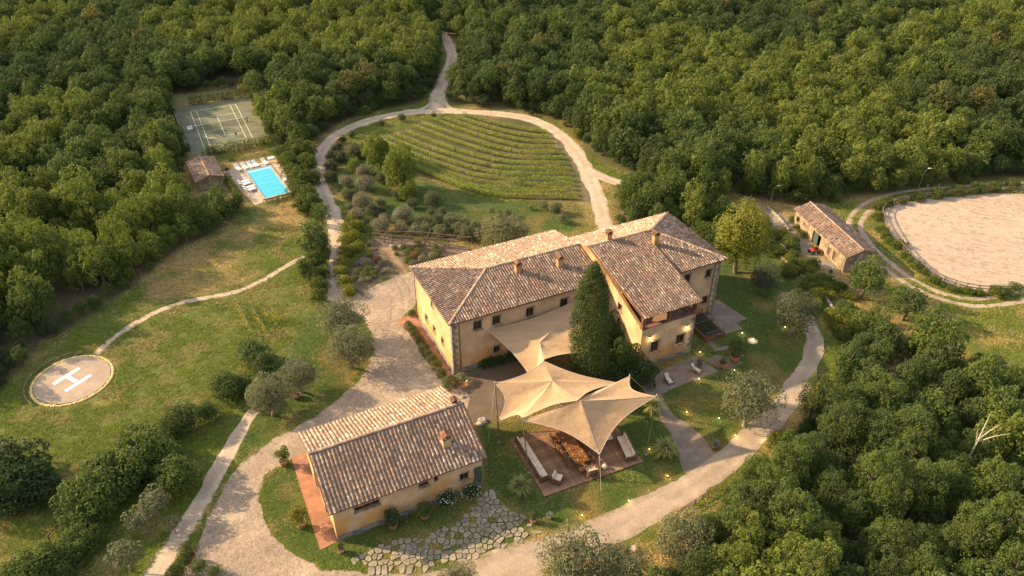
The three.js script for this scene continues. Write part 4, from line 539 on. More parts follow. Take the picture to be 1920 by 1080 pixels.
function sail(corners, centre, label, dip = 0.14) {
  const S = thing('shade_sail', label, 'shade sail', centre.x, centre.z, 0, 'shade sails of the terrace'), n = corners.length, E = 14, K = 12, pos = [], uv = [], idx = [], rim = [];
  for (let c = 0; c < n; c++) for (let e = 0; e < E; e++) { const a = corners[c], b = corners[(c + 1) % n], t = e / E, p = a.clone().lerp(b, t), m = 4 * t * (1 - t) * dip; p.x = mix(p.x, centre.x, m * 1.1); p.z = mix(p.z, centre.z, m * 1.1); p.y = mix(p.y, centre.y, m) - m * 0.6; rim.push(p); }
  for (let k = 0; k <= K; k++) for (let e = 0; e < n * E; e++) { const f = k / K, p = centre.clone().lerp(rim[e], f); p.y -= 0.9 * f * (1 - f) * (0.5 + 0.5 * Math.sin((e / E) * Math.PI) ** 2); pos.push(p.x - centre.x, p.y, p.z - centre.z); uv.push(p.x, p.z); if (k) { const q = k * n * E, e2 = (e + 1) % (n * E); idx.push(q - n * E + e, q + e, q - n * E + e2, q - n * E + e2, q + e, q + e2); } }
  const g = new THREE.BufferGeometry(); g.setAttribute('position', new THREE.Float32BufferAttribute(pos, 3)); g.setAttribute('uv', new THREE.Float32BufferAttribute(uv, 2)); g.setIndex(idx); g.computeVertexNormals(); part(S, 'canvas', g, canvasMat);
  const rel = (p) => p.clone().sub(V(centre.x, 0, centre.z)), cord = rim.map((p, i) => bar(rel(p), rel(rim[(i + 1) % rim.length]), 0.022, 5)); part(S, 'edge_rope', cord, M.cushion);
  for (let c = 0; c < n; c++) part(S, 'corner_ring', new THREE.TorusGeometry(0.07, 0.02, 6, 12).translate(...rel(corners[c]).toArray()), M.steel);
  const seams = []; for (let c = 0; c < n; c++) { let prev; for (let k = 0; k <= K; k++) { const i = k * n * E + c * E, p = V(pos[3 * i], pos[3 * i + 1] + 0.012, pos[3 * i + 2]); if (prev) seams.push(bar(prev, p, 0.012, 4)); prev = p; } } part(S, 'seam', seams, M.cushion); return S;
}
const Pk = lift([3.15, -60.34], 5.3), Lp = lift([-1.65, -57.95], 4.5), Lo = lift([-1.31, -54.63], 2.7), LF = lift([0.93, -53.35], 4.3), CE = lift([6.06, -54.49], 5.5), FR = lift([10.35, -58.25], 4.3), FT = lift([7.91, -50.53], 2.6), RT = lift([13.57, -55.6], 5.0), BR = lift([11.45, -58.69], 4.8), T1 = lift([2.25, -58.95], 3.6), C3 = lift([7.62, -63.06], 4.2);
sail([inHouse(3.9, 4.75, 0.12), inHouse(15.6, 5.5, 0.12), C3, Pk.clone().add(V(0, 0.08, -0.15)), T1], lift([2.85, -63.99], 4.7), 'beige shade sail strung from the farmhouse wall down towards the terrace', 0.12);
sail([Pk, Lp, Lo, LF, CE, FR], lift([3.89, -57.77], 5.0), 'beige shade sail in the middle, stretched between the other two sails');
sail([LF.clone().add(V(0.12, -0.15, 0.1)), FT, RT, BR], CE.clone().add(V(0.25, 0.12, 0.15)), 'beige peaked shade sail over the dining table, nearest the clipped lawn', 0.16);
function pole(base, top, label) { const t = thing('sail_pole', label, 'pole', base[0], base[1], 0, 'poles of the shade sails'), e = top.clone().sub(V(base[0], 0, base[1])); part(t, 'shaft', bar(V(0, 0, 0), e.clone().multiplyScalar(1.02), 0.06, 8, 0.05), M.greyWood); part(t, 'foot', cyl(0.13, 0.1, 0.1, 0, 0, 0, 10), M.steel); part(t, 'cap', new THREE.SphereGeometry(0.075, 8, 6).translate(...e.multiplyScalar(1.025).toArray()), M.steel); return t; }
pole([12.68, -52.9], RT, 'leaning wooden sail pole beside the corner sofa'); pole([7.86, -49.82], FT, 'short wooden sail pole at the front edge of the deck'); pole([1.58, -50.72], LF, 'leaning wooden sail pole beside the long sofa'); pole([-1.3, -55.55], Lp, 'wooden sail pole standing on the grass next to the guest house'); pole([12.15, -58.89], BR, 'wooden sail pole beside the paved path'); pole([CE.x, CE.z], CE, 'tall wooden centre mast over the dining table'); pole([Pk.x, Pk.z], Pk, 'tall wooden sail mast between farmhouse and deck'); pole([FR.x, FR.z], FR, 'wooden sail pole beneath the cypress'); pole([Lo.x + 0.05, Lo.z + 0.1], Lo, 'low tie post of the middle sail on the grass');
const guy = (a, b) => lone('guy_rope', bar(a, b, 0.015, 5), M.cushion, 'thin guy rope pegging a sail pole to the lawn', 'rope', 'guy ropes of the sails');
guy(FT, lift([8.03, -48.51], 0)); guy(RT, lift([14.87, -56.64], 0)); guy(Lp, lift([-2.31, -54.49], 0)); guy(BR, lift([14.48, -60.84], 0));

// ---------------------------------------------------------------- the timber deck and its furniture
const DK = { x: 2.90, z: -47.78, a: 0.418, w: 10.3, d: 7.7 }, onDeck = (u, v) => [DK.x + u * Math.cos(DK.a) - v * Math.sin(DK.a), DK.z - u * Math.sin(DK.a) - v * Math.cos(DK.a)];
{
  const D = thing('timber_deck', 'brown timber deck of long boards under the shade sails', 'deck', DK.x, DK.z, DK.a), r = R(3), n = 38, b = DK.w / n; const bm = [0, 1, 2, 3].map((k) => mat(0.54 - 0.05 * k, 0.335 - 0.03 * k, 0.205 - 0.018 * k, 0.75, { map: woodMap })); fill([onDeck(0, 0), onDeck(DK.w, 0), onDeck(DK.w, DK.d), onDeck(0, DK.d)], 3);
  const bg = box(b - 0.014, 0.05, DK.d, 0, 0.09, -DK.d / 2); for (let k = 0; k < n; k++) part(D, 'board', bg, bm[Math.floor(r() * 4)]).position.set((k + 0.5) * b, r() * 0.006, (r() - 0.5) * 0.03); part(D, 'joists', [box(DK.w, 0.06, 0.1, DK.w / 2, 0.032, -0.4), box(DK.w, 0.06, 0.1, DK.w / 2, 0.032, -DK.d / 2), box(DK.w, 0.06, 0.1, DK.w / 2, 0.032, -DK.d + 0.4)], M.darkWood);
}
const Y = 0.12;
function sofa(name, label, [x, z], turn, len, o = {}) {                   // seat along x, its back towards -z
  const S = thing(name, label, o.cat ?? 'sofa', x, z, turn, o.group, Y), d = o.d ?? 0.95, n = o.seats ?? Math.round(len / 0.85), h = 0.9;
  part(S, 'frame', [box(len, 0.12, d, 0, 0.28, 0), box(len, 0.07, 0.08, 0, h, -d / 2 + 0.04), box(len, 0.07, 0.07, 0, 0.42, -d / 2 + 0.04)], M.wood);
  for (let k = 0; k <= len / 0.14; k++) part(S, 'slat', box(0.05, 0.44, 0.03, -len / 2 + 0.05 + k * (len - 0.1) / Math.floor(len / 0.14), 0.65, -d / 2 + 0.04), M.wood);
  for (const s of o.arms ?? [-1, 1]) { part(S, 'armrest', [box(0.09, 0.06, d, s * (len / 2 - 0.05), 0.62, 0), ...[0.15, 0.35, 0.55, 0.75].map((t) => box(0.04, 0.28, 0.05, s * (len / 2 - 0.05), 0.45, -d / 2 + t * d)), box(0.08, 0.62, 0.08, s * (len / 2 - 0.05), 0.31, d / 2 - 0.05)], M.wood); }
  for (const [i, j] of [[-1, -1], [1, -1], [-1, 1], [1, 1]]) part(S, 'leg', box(0.08, 0.24, 0.08, i * (len / 2 - 0.05), 0.12, j * (d / 2 - 0.05)), M.wood);
  const w = (len - 0.24) / n; for (let k = 0; k < n; k++) { const u = -len / 2 + 0.12 + (k + 0.5) * w; part(S, 'seat_cushion', rbox(w - 0.02, 0.16, d - 0.1, 0.05, u, 0.42, 0.03), M.cushion); part(S, 'back_cushion', rbox(w - 0.05, 0.42, 0.2, 0.08, u, 0.68, -d / 2 + 0.2, 0, -0.22), M.cushion); } return S;
}
sofa('garden_sofa', 'long wooden garden sofa with cream cushions along the deck edge facing the guest house', onDeck(0.75, 4.35), DK.a + Math.PI / 2, 5.6, { seats: 5 });
sofa('garden_sofa', 'wooden corner sofa with cream cushions beneath the leaning pole', onDeck(9.55, 1.95), DK.a - Math.PI / 2 - 0.18, 3.1, { seats: 3 });
sofa('garden_sofa', 'short wooden sofa with cream cushions beside the corner sofa', onDeck(8.2, 3.9), DK.a - 0.12, 1.9, { seats: 2, arms: [-1] });
sofa('garden_armchair', 'wooden armchair with cream cushions turned sideways at the front of the deck', onDeck(1.85, 1.25), DK.a + 0.75, 1.15, { seats: 1, cat: 'armchair' }); sofa('garden_armchair', 'wooden armchair with cream cushions facing the dining table', onDeck(5.15, 0.65), DK.a + Math.PI - 0.08, 1.2, { seats: 1, cat: 'armchair' });
const TB = onDeck(4.75, 3.9);
{
  const T = thing('dining_table', 'long polished wooden dining table under the peaked sail', 'table', TB[0], TB[1], DK.a, undefined, Y), w = 1.45, l = 4.6, top = mat(0.36, 0.165, 0.055, 0.35, { map: woodMap }); for (let k = 0; k < 5; k++) part(T, 'tabletop_board', rbox(w / 5 - 0.008, 0.06, l, 0.01, (k - 2) * w / 5, 0.75, 0), top);
  part(T, 'apron', [box(w - 0.2, 0.1, 0.06, 0, 0.67, l / 2 - 0.15), box(w - 0.2, 0.1, 0.06, 0, 0.67, -l / 2 + 0.15), box(0.06, 0.1, l - 0.42, w / 2 - 0.12, 0.67, 0), box(0.06, 0.1, l - 0.42, -w / 2 + 0.12, 0.67, 0)], M.wood); for (const [i, j] of [[-1, -1], [1, -1], [-1, 1], [1, 1]]) part(T, 'leg', box(0.11, 0.72, 0.11, i * (w / 2 - 0.12), 0.36, j * (l / 2 - 0.15)), M.wood);
  const chair = (u, v, turn, label, group) => { const p = [TB[0] + u * Math.cos(DK.a) + v * Math.sin(DK.a), TB[1] - u * Math.sin(DK.a) + v * Math.cos(DK.a)], C = thing('dining_chair', label, 'chair', p[0], p[1], DK.a + turn, group, Y); part(C, 'seat', rbox(0.52, 0.06, 0.5, 0.02, 0, 0.45, 0), M.wood); part(C, 'backrest', [box(0.52, 0.07, 0.05, 0, 0.92, -0.25), box(0.52, 0.06, 0.04, 0, 0.62, -0.25)], M.wood); for (let k = -2; k <= 2; k++) part(C, 'slat', box(0.045, 0.3, 0.025, k * 0.105, 0.76, -0.25), M.wood); for (const s of [-1, 1]) { part(C, 'armrest', [box(0.05, 0.04, 0.48, s * 0.26, 0.66, -0.02), box(0.045, 0.24, 0.045, s * 0.26, 0.55, 0.2)], M.wood); part(C, 'leg', box(0.05, 0.44, 0.05, s * 0.22, 0.22, 0.21), M.wood); part(C, 'leg', box(0.05, 0.95, 0.05, s * 0.24, 0.475, -0.24), M.wood); } };
  for (let k = 0; k < 6; k++) { chair(-1.05, -1.9 + k * 0.76, Math.PI / 2, 'slatted wooden dining chair on the side of the table towards the long sofa', 'dining chairs facing the corner sofa'); chair(1.05, -1.9 + k * 0.76, -Math.PI / 2, 'slatted wooden dining chair on the side of the table towards the corner sofa', 'dining chairs facing the long sofa'); }
  chair(-0.38, 2.75, Math.PI, 'slatted wooden dining chair at the table end before the armchairs', 'dining chairs at the table end'); chair(0.42, 2.8, Math.PI - 0.15, 'slatted wooden dining chair at the table end before the armchairs', 'dining chairs at the table end');
  const gl = lathe([[0.001, 0], [0.035, 0.004], [0.006, 0.02], [0.006, 0.09], [0.04, 0.12], [0.045, 0.17], [0.036, 0.21]], 10), gm = mat(0.7, 0.66, 0.58, 0.1), r = R(4); for (let k = 0; k < 12; k++) { const u = (k % 2 ? 0.42 : -0.42) + (r() - 0.5) * 0.12, v = -1.9 + Math.floor(k / 2) * 0.76, p = [TB[0] + u * Math.cos(DK.a) + v * Math.sin(DK.a), TB[1] - u * Math.sin(DK.a) + v * Math.cos(DK.a)]; lone('wine_glass', gl, gm, 'pale wine glass set out on the dining table', 'glass', 'glasses on the dining table', p[0], Y + 0.781, p[1]); }
  const p = onDeck(6.55, 0.75), B = thing('lantern_basket', 'round white wicker lantern on the deck before the corner sofa', 'lantern', p[0], p[1], 0, undefined, Y); for (let k = 0; k < 10; k++) part(B, 'hoop', new THREE.TorusGeometry(0.26, 0.022, 5, 18).scale(1, 0.85, 1).rotateY(k * Math.PI / 10).translate(0, 0.24, 0), M.cushion); part(B, 'candle', cyl(0.07, 0.07, 0.2, 0, 0.03, 0, 10), M.white); part(B, 'handle', new THREE.TorusGeometry(0.12, 0.015, 5, 14).translate(0, 0.5, 0), M.cushion);
}
// ---------------------------------------------------------------- pots
const spikes = (() => { const F = new Leaves(91), r = F.r; for (let k = 0; k < 230; k++) { const a = r() * 6.283, e = -0.35 + 1.75 * r(), l = 0.55 + 0.3 * r(), d = [Math.cos(a) * Math.cos(e), Math.sin(e), Math.sin(a) * Math.cos(e)], w = [-Math.sin(a) * 0.022, 0, Math.cos(a) * 0.022], o = F.p.length / 3, q = 0.8 + 0.4 * r(), b = [0, 0.15 * r(), 0]; F.p.push(b[0] - w[0], b[1], b[2] - w[2], b[0] + w[0], b[1], b[2] + w[2], b[0] + d[0] * l * 0.6 + w[0], b[1] + d[1] * l * 0.6, b[2] + d[2] * l * 0.6 + w[2], b[0] + d[0] * l * 0.6 - w[0], b[1] + d[1] * l * 0.6, b[2] + d[2] * l * 0.6 - w[2], b[0] + d[0] * l, b[1] + d[1] * l - 0.12, b[2] + d[2] * l); for (let m = 0; m < 5; m++) F.c.push(q, q, q); F.i.push(o, o + 1, o + 2, o, o + 2, o + 3, o + 3, o + 2, o + 4); } return F.geo(); })();
const rosette = (() => { const F = new Leaves(92), r = F.r; for (let k = 0; k < 26; k++) { const a = k * 2.4, e = 0.25 + k / 26 * 1.15, l = 0.6, q = 0.85 + 0.3 * r(), w = 0.065, o = F.p.length / 3; for (const [t, ww] of [[0, 0.05], [0.35, w], [0.7, 0.04], [1, 0]]) { const x = Math.cos(e) * l * t, y = Math.sin(e) * l * t - 0.05 * t * t; F.p.push(Math.cos(a) * x - Math.sin(a) * ww, y, Math.sin(a) * x + Math.cos(a) * ww, Math.cos(a) * x + Math.sin(a) * ww, y, Math.sin(a) * x - Math.cos(a) * ww); F.c.push(q, q, q, q, q, q); } for (let t = 0; t < 3; t++) { const b = o + t * 2; F.i.push(b, b + 1, b + 2, b + 1, b + 3, b + 2); } } return F.geo(); })();
const lemonCrown = crown(93, 1, 1, 0, 10, 900, 0.085, { low: -0.7, loose: 1 }).geo();
function potted(name, label, [x, z], r, kind, m, o = {}) {
  const h = r * (o.tall ?? 1.55), P = thing(name, label, 'potted plant', x, z, hash(Math.round(x * 9), 3) * 6, o.group); part(P, 'pot', lathe([[0.001, 0], [r * 0.62, 0], [r * 0.82, h * 0.3], [r * 0.97, h * 0.75], [r * 0.93, h * 0.86], [r * 1.06, h * 0.9], [r * 1.06, h], [r * 0.92, h], [r * 0.9, h * 0.9], [0.001, h * 0.88]], 20), M.pot); for (const t of [0.35, 0.6]) part(P, 'pot_band', new THREE.TorusGeometry(r * (t < 0.5 ? 0.87 : 0.95), r * 0.035, 5, 20).rotateX(Math.PI / 2).translate(0, h * t, 0), M.pot); part(P, 'soil', cyl(r * 0.9, r * 0.9, 0.02, 0, h * 0.9, 0, 14), M.soil);
  const s = o.size ?? 1; if (kind === 'spikes') { const c = part(P, 'leaves', spikes, m); c.position.y = h + 0.1; c.scale.setScalar(s); } if (kind === 'rosette') { const c = part(P, 'leaves', rosette, m); c.position.y = h * 0.92; c.scale.setScalar(s); }
  if (kind === 'tree') { part(P, 'stem', bar(V(0, h * 0.85, 0), V(0.04, h + s * 0.5, 0), 0.04), barkMat); const c = part(P, 'foliage', lemonCrown, m); c.position.y = h + s * 0.08; c.scale.set(s * 1.05, s, s * 1.05); }
  return P;
}
potted('potted_tree', 'green citrus tree in a terracotta pot beside the far corner of the terracotta terrace', [-21.27, -51.63], 0.4, 'tree', greens.hedge, { size: 1.6 }); potted('potted_tree', 'yellow green citrus tree in a terracotta pot along the terracotta terrace', [-18.11, -44.58], 0.42, 'tree', greens.lime, { size: 1.85 }); potted('potted_plant', 'small green shrub in a terracotta pot at the guest house corner', [-14.21, -41.97], 0.32, 'tree', greens.hedge, { size: 0.75 });
potted('potted_yucca', 'spiky yucca in a round terracotta pot beside the bare corner of the deck', [0.72, -48.33], 0.4, 'spikes', greens.yucca, { size: 1.75 }); potted('potted_yucca', 'spiky yucca in a terracotta pot between the deck and the paved path', [14.43, -52.83], 0.42, 'spikes', greens.yucca, { size: 1.9 }); potted('potted_yucca', 'spiky yucca in a terracotta pot behind the corner sofa by the cypress', [14.07, -58.73], 0.4, 'spikes', greens.yucca, { size: 1.8 }); potted('potted_agave', 'blue grey agave in a terracotta pot on the lawn near the road', [19.38, -53.79], 0.32, 'rosette', greens.agave, { size: 1.05 });
potted('potted_plant', 'small leafy shrub in a terracotta pot at the lawn edge near the flagstones', [1.85, -45.03], 0.3, 'tree', greens.shrub, { size: 0.75 }); potted('potted_agave', 'grey agave in a small pot beside the leafy potted shrub', [3.25, -45.49], 0.22, 'rosette', greens.agave, { size: 0.85 }); potted('potted_tree', 'large dark leafy tree in a banded terracotta urn on the small patio', [24.19, -66.67], 0.62, 'tree', greens.hedge, { size: 2.2, tall: 1.35 }); potted('potted_plant', 'wide terracotta tub with low green plants on the small patio', [22.61, -65.53], 0.48, 'tree', greens.olive, { size: 0.7, tall: 1.5 });
potted('potted_plant', 'empty looking terracotta pot at the foot of the roadside olive', [-22.19, -60.76], 0.45, 'tree', greens.olive, { size: 0.4, tall: 1.3 }); potted('potted_plant', 'round bush in a terracotta pot before the guest house wall', [-7.57, -45.49], 0.42, 'tree', greens.hedge, { size: 1.5 }); potted('potted_plant', 'flowering shrub in a square planter below the long guest house window', [-10.19, -44.47], 0.38, 'tree', greens.oakDark, { size: 1.55 }); potted('potted_plant', 'little pot of flowers between the two potted shrubs by the wall', [-9.16, -45.14], 0.2, 'tree', greens.olive, { size: 0.5 }); potted('potted_plant', 'pale flowering plant in a pot on the wing patio', [20.16, -65.61], 0.26, 'tree', greens.oliveGrey, { size: 0.8 });
const blooms = (seed, w, h, n, col) => { const F = new Leaves(seed); F.ball(0, h * 0.5, 0, w / 2 * 1.05, h * 0.5, w / 2 * 1.05, n, 0.10, [1, 1, 1], -0.2); return F.geo(); }, whiteBloom = leafMat(0.8, 0.74, 0.64, 0.2);
for (const [q, s, label] of [[[-5.77, -47.06], [2.1, 0.95, 1.1], 'dark rose bush covered in white blossoms before the guest house wall'], [[-3.63, -47.96], [2.0, 0.85, 1.1], 'dark rose bush with white blossoms below the small guest house window']]) { const b = thing('rose_bush', label, 'bush', q[0], q[1], 0.46, 'rose bushes by the guest house'); part(b, 'foliage', proto('bush:3').crown, greens.oakDark).scale.set(s[0] / 2, s[1], s[2] / 2 * 1.2); part(b, 'blossoms', blooms(Math.round(s[0] * 100), s[0], s[1] * 1.9, 160), whiteBloom); }
// ---------------------------------------------------------------- flagstones set in the grass
{
  const poly = [[-13.67, -41.14], [-12.03, -41.97], [-10.18, -43.25], [-7.26, -43.47], [-5.07, -44.8], [-3.52, -46.47], [-2.63, -47.96], [-1.67, -47.96], [-0.71, -46.65], [1.3, -45.49], [2.19, -43.91], [1.13, -43.15], [-1.34, -42.29], [-4.4, -40.93], [-6.99, -40.42], [-11.32, -40.12]], G = new THREE.Group(); G.name = 'flagstone_paving'; G.userData.kind = 'structure'; scene.add(G);
  const r = R(77), pts = [], xs = poly.map((p) => p[0]), zs = poly.map((p) => p[1]), S = 0.54; for (let x = Math.min(...xs); x < Math.max(...xs); x += S) for (let z = Math.min(...zs); z < Math.max(...zs); z += S) pts.push([x + (r() - 0.5) * S * 0.95, z + (r() - 0.5) * S * 0.95]);
  const sm = [0, 1, 2, 3].map((k) => mat(0.42 + 0.06 * k, 0.36 + 0.05 * k, 0.285 + 0.035 * k, 0.9, { map: pavingMap }));
  for (const p of pts) { if (!inside(poly, ...p) || r() < 0.1) continue; let cell = [[-1, -1], [1, -1], [1, 1], [-1, 1]].map(([a, b]) => [p[0] + a * 0.8, p[1] + b * 0.8]);
    for (const q of pts) { if (q === p) continue; const dx = q[0] - p[0], dz = q[1] - p[1], L = Math.hypot(dx, dz); if (L > 2) continue; const out = []; for (let i = 0; i < cell.length; i++) { const a = cell[i], b = cell[(i + 1) % cell.length], fa = ((a[0] - p[0]) * dx + (a[1] - p[1]) * dz) / L - L / 2 + 0.03, fb = ((b[0] - p[0]) * dx + (b[1] - p[1]) * dz) / L - L / 2 + 0.03; if (fa <= 0) out.push(a); if (fa * fb < 0) { const t = fa / (fa - fb); out.push([mix(a[0], b[0], t), mix(a[1], b[1], t)]); } } cell = out; if (cell.length < 3) break; }
    if (cell.length < 3) continue; cell = cell.flatMap((a, i) => { const b = cell[(i + 1) % cell.length]; return [[mix(a[0], b[0], 0.2), mix(a[1], b[1], 0.2)], [mix(a[0], b[0], 0.8), mix(a[1], b[1], 0.8)]]; }); const k = 0.72 + 0.26 * r(), v = cell.map(([x, z]) => new THREE.Vector2((x - p[0]) * k, -(z - p[1]) * k)), g = new THREE.ExtrudeGeometry(new THREE.Shape(v), { depth: 0.05, bevelEnabled: true, bevelThickness: 0.015, bevelSize: 0.02, bevelSegments: 1 }); g.rotateX(-Math.PI / 2); metric(g); const s = part(G, 'flagstone', g, sm[Math.floor(r() * 4)]); s.position.set(p[0], 0.008 + 0.02 * r(), p[1]); fill(cell.map(([x, z]) => [p[0] + (x - p[0]) * k, p[1] + (z - p[1]) * k]), 5); }
}

// ---------------------------------------------------------------- single trees
grow('poplar:1', greens.lime, [28.13, -83.68], [1.35, 1.18, 1.35], 'tall bright green tree beside the end of the farmhouse', 'tree', undefined, { name: 'maple_tree' });
{
  const F = new Leaves(201), r = F.r, Ht = 15.4, wide = (t) => 2.12 * Math.min(1, 0.7 + 1.4 * t) * Math.pow(clamp(1 - Math.pow(t, 5.5)), 0.6);
  for (let k = 0; k < 340; k++) { const t = (k + r()) / 340, y = 0.2 + t * (Ht - 0.8), a = k * 2.4 + r(), q = Math.max(0.05, wide(t) - 0.42) * (0.8 + 0.3 * r()), v = 0.7 + 0.6 * r(); F.ball(Math.cos(a) * q, y, Math.sin(a) * q, 0.48, 0.9, 0.48, 100, 0.13, [v * (0.95 + 0.15 * r()), v, v], -0.8, 0.7); }
  for (let y = 0.5; y < Ht - 1; y += 0.5) F.ball(0, y, 0, wide(y / Ht) * 0.75, 0.6, wide(y / Ht) * 0.75, 50, 0.3, [1, 1, 1], -1);
  const c = [7.82, -62.72], T = thing('cypress', 'tall dark column shaped cypress beside the shade sails', 'tree', c[0], c[1]); part(T, 'crown', F.geo(), greens.cypress); part(T, 'trunk', bar(V(0, 0, 0), V(0, 9, 0), 0.22, 8, 0.08), barkMat);
}
grow('wildfine:5', greens.oak, [11.61, -64.14], [1.9, 2.4, 1.6], 'tall dark evergreen bush between the cypress and the wing', 'bush', undefined, { name: 'evergreen_bush' }); grow('wildfine:6', greens.oakDark, [13.41, -62.72], [1.5, 1.8, 1.4], 'dark evergreen bush at the left corner of the wing', 'bush', undefined, { name: 'evergreen_bush' }); grow('wildfine:7', greens.shrub, [11.27, -69.05], [1.6, 2.3, 1.5], 'leafy climber shrub in the angle of farmhouse and wing', 'bush', undefined, { name: 'evergreen_bush' });
const olive = (v, m, p, s, label, group) => grow('olive:' + v, m, p, s, label, 'olive tree', group, { name: 'olive_tree', bark: oliveBark });
olive(0, greens.olive, [-18.67, -69.99], 1.15, 'large olive on the grass beside the gravel yard, topmost of three'); olive(1, greens.olive, [-17.2, -65.44], 1.05, 'olive with a silvery crown leaning over the edge of the gravel yard'); olive(2, greens.olive, [-23.94, -58.28], 1.0, 'spreading olive with a forked trunk above the narrow footpath'); olive(3, greens.olive, [-21.78, -61.65], 0.85, 'olive standing behind a terracotta pot on the grass');
olive(0, greens.olive, [22.86, -56.64], [1.2, 1.35, 1.2], 'bushy olive alone on the lawn beside the curving gravel road'); olive(1, greens.oliveDark, [31.56, -71.15], [1.05, 1.15, 1.05], 'large grey olive beside the head of the gravel road'); olive(2, greens.oliveDark, [30.31, -79.05], [0.8, 0.9, 0.8], 'grey olive on the lawn next to the bright green tree'); olive(3, greens.olive, [4.9, -38.49], [1.25, 1.3, 1.25], 'silvery olive at the edge of the gravel road opposite the deck'); olive(1, greens.olive, [8.71, -38.25], [0.95, 1.0, 0.95], 'smaller silvery olive beside the roadside stones'); olive(2, greens.olive, [13.8, -40.62], [1.05, 1.25, 1.05], 'olive at the roadside where the wood begins'); olive(0, greens.olive, [-4.25, -38.15], [0.7, 0.6, 0.7], 'low olive at the foot of the flagstones'); olive(2, greens.olive, [-1.04, -87.91], [1.5, 1.25, 1.4], 'broad olive behind the farmhouse roof');
for (const [p, s] of [[[-30.57, -45.49], 1.0], [[-31.19, -43.91], 0.9], [[-31.06, -39.97], 1.0], [[-28.73, -43.91], 0.6]]) grow('small:' + Math.round(s * 10), greens.olive, p, s * 1.5, 'young olive sapling with a thin leaning trunk beside the footpath', 'olive tree', 'young olives by the footpath', { name: 'olive_sapling', bark: oliveBark });
grow('oak:2', greens.oak, [-25.51, -87.4], [1.05, 1.15, 1.05], 'big round oak between the meadow and the loop road', 'tree', undefined, { name: 'oak_tree' }); grow('oak:1', greens.oakMid, [-26.24, -95.83], [0.7, 0.7, 0.7], 'smaller oak behind the big round oak at the roadside', 'tree', undefined, { name: 'oak_tree' });
for (const p of [[26.17, -90], [28.19, -92.16], [25.08, -90.94], [30.13, -94.4], [32.16, -95.83], [31.79, -92.16], [33.65, -92.99], [27.94, -95.11], [31.93, -88.95]]) grow('oak:1', greens.oakMid, p, [0.72, 0.7, 0.72], 'small oak in the clump behind the farmhouse end', 'tree', 'small oaks behind the farmhouse', { name: 'oak_tree' });
grow('tall:1', greens.oakMid, [41.91, -78.16], [1.35, 1.1, 1.35], 'broad oak below the stable wall', 'tree', undefined, { name: 'oak_tree' }); grow('oak:3', greens.oak, [45.24, -73.93], [1.2, 1.0, 1.2], 'oak on the slope below the stable beside the wheel tracks', 'tree', undefined, { name: 'oak_tree' });
{ const p = [40.48, -49.51], T = thing('dead_tree', 'bare pale dead tree standing in the wood', 'tree', p[0], p[1]), b = (T.scale.setScalar(1.12), 0) || mat(0.42, 0.37, 0.30, 0.9); part(T, 'trunk', [bar(V(0, 0, 0), V(0.2, 5.2, 0), 0.11, 7, 0.07)], b); for (const [x, y, z, y0] of [[-0.7, 7.0, 0.2, 4.4], [1.2, 6.6, 0.1, 4.9], [0.6, 7.2, -0.5, 5.1], [1.9, 6.2, 0.6, 4.7], [-0.3, 6.3, 0.8, 4.2]]) part(T, 'branch', [bar(V(0.18, y0, 0), V(mix(0.18, x, 0.5), mix(y0, y, 0.6), z / 2), 0.05, 5, 0.035), bar(V(mix(0.18, x, 0.5), mix(y0, y, 0.6), z / 2), V(x, y, z), 0.035, 5, 0.012)], b); }
// ---------------------------------------------------------------- shrubs: [x, z, width]
const shrubs = (list, kind, m, label, cat, group, name = 'shrub', tall = 1) => list.forEach(([x, z, w, t = 1], i) => grow((w > 1.6 ? kind + 'fine' : kind) + ':' + i % 4, m, [x, z], [w * 0.56, w * 0.56 * tall * t, w * 0.56], label, cat, group, { name }));
shrubs([[-22.66, -109.99, 2.04], [-24.77, -106.81, 2.00], [-21.66, -105.55, 2.51], [-21.39, -99.94, 2.54], [-21.43, -96.56, 2.11], [-17.90, -96.56, 1.36], [-15.01, -96.20, 2.66], [-17.75, -93.57, 2.30], [-15.12, -93.34, 1.69], [-13.16, -93.11, 1.57]], 'bush', greens.oliveGrey, 'rounded grey green olive bush on the grass inside the loop road', 'bush', 'grey olive bushes inside the loop road', 'olive_bush');
shrubs([[-23.80, -102.56, 1.81], [-22.89, -103.36, 1.56], [-19.60, -98.05, 1.88], [-22.93, -99.69, 1.20], [-18.21, -98.93, 1.13], [-12.05, -94.87, 1.83], [-10.39, -94.75, 2.08], [-11.38, -97.92, 1.38], [-9.71, -98.17, 1.50], [-11.38, -100.98, 2.43], [-19.75, -108.10, 1.61], [-18.76, -100.72, 1.53], [-16.84, -102.83, 1.43], [-14.24, -100.20, 1.65]], 'bush', greens.oliveDark, 'dark rounded bush on the grass inside the loop road', 'bush', 'dark bushes inside the loop road', 'olive_bush');
shrubs([[-11.49, -93.34, 1.57], [-9.62, -92.53, 1.68], [-8.31, -94.75, 1.71], [-7.24, -93.11, 1.69], [-6.10, -91.84, 1.79], [-8.66, -96.32, 1.36], [-6.75, -95.35, 1.47], [-5.34, -93.93, 1.58], [-4.77, -91.61, 1.55], [-12.26, -92.53, 1.32], [-4.27, -94.40, 1.34]], 'wild', greens.olive, 'loose silvery shrub in the belt behind the rustic pergola', 'bush', 'silvery shrubs behind the pergola', 'olive_bush');
shrubs([[-26.82, -124.21, 1.27], [-27.92, -121.94, 1.54], [-27.99, -119.40, 1.23], [-22.48, -129.13, 1.23], [-19.09, -131.02, 1.47], [-13.81, -131.91, 1.25], [3.46, -133.48, 1.10]], 'bush', greens.oakDark, 'small dark round bush along the inner edge of the loop road', 'bush', 'dark bushes at the road edge', 'round_bush');
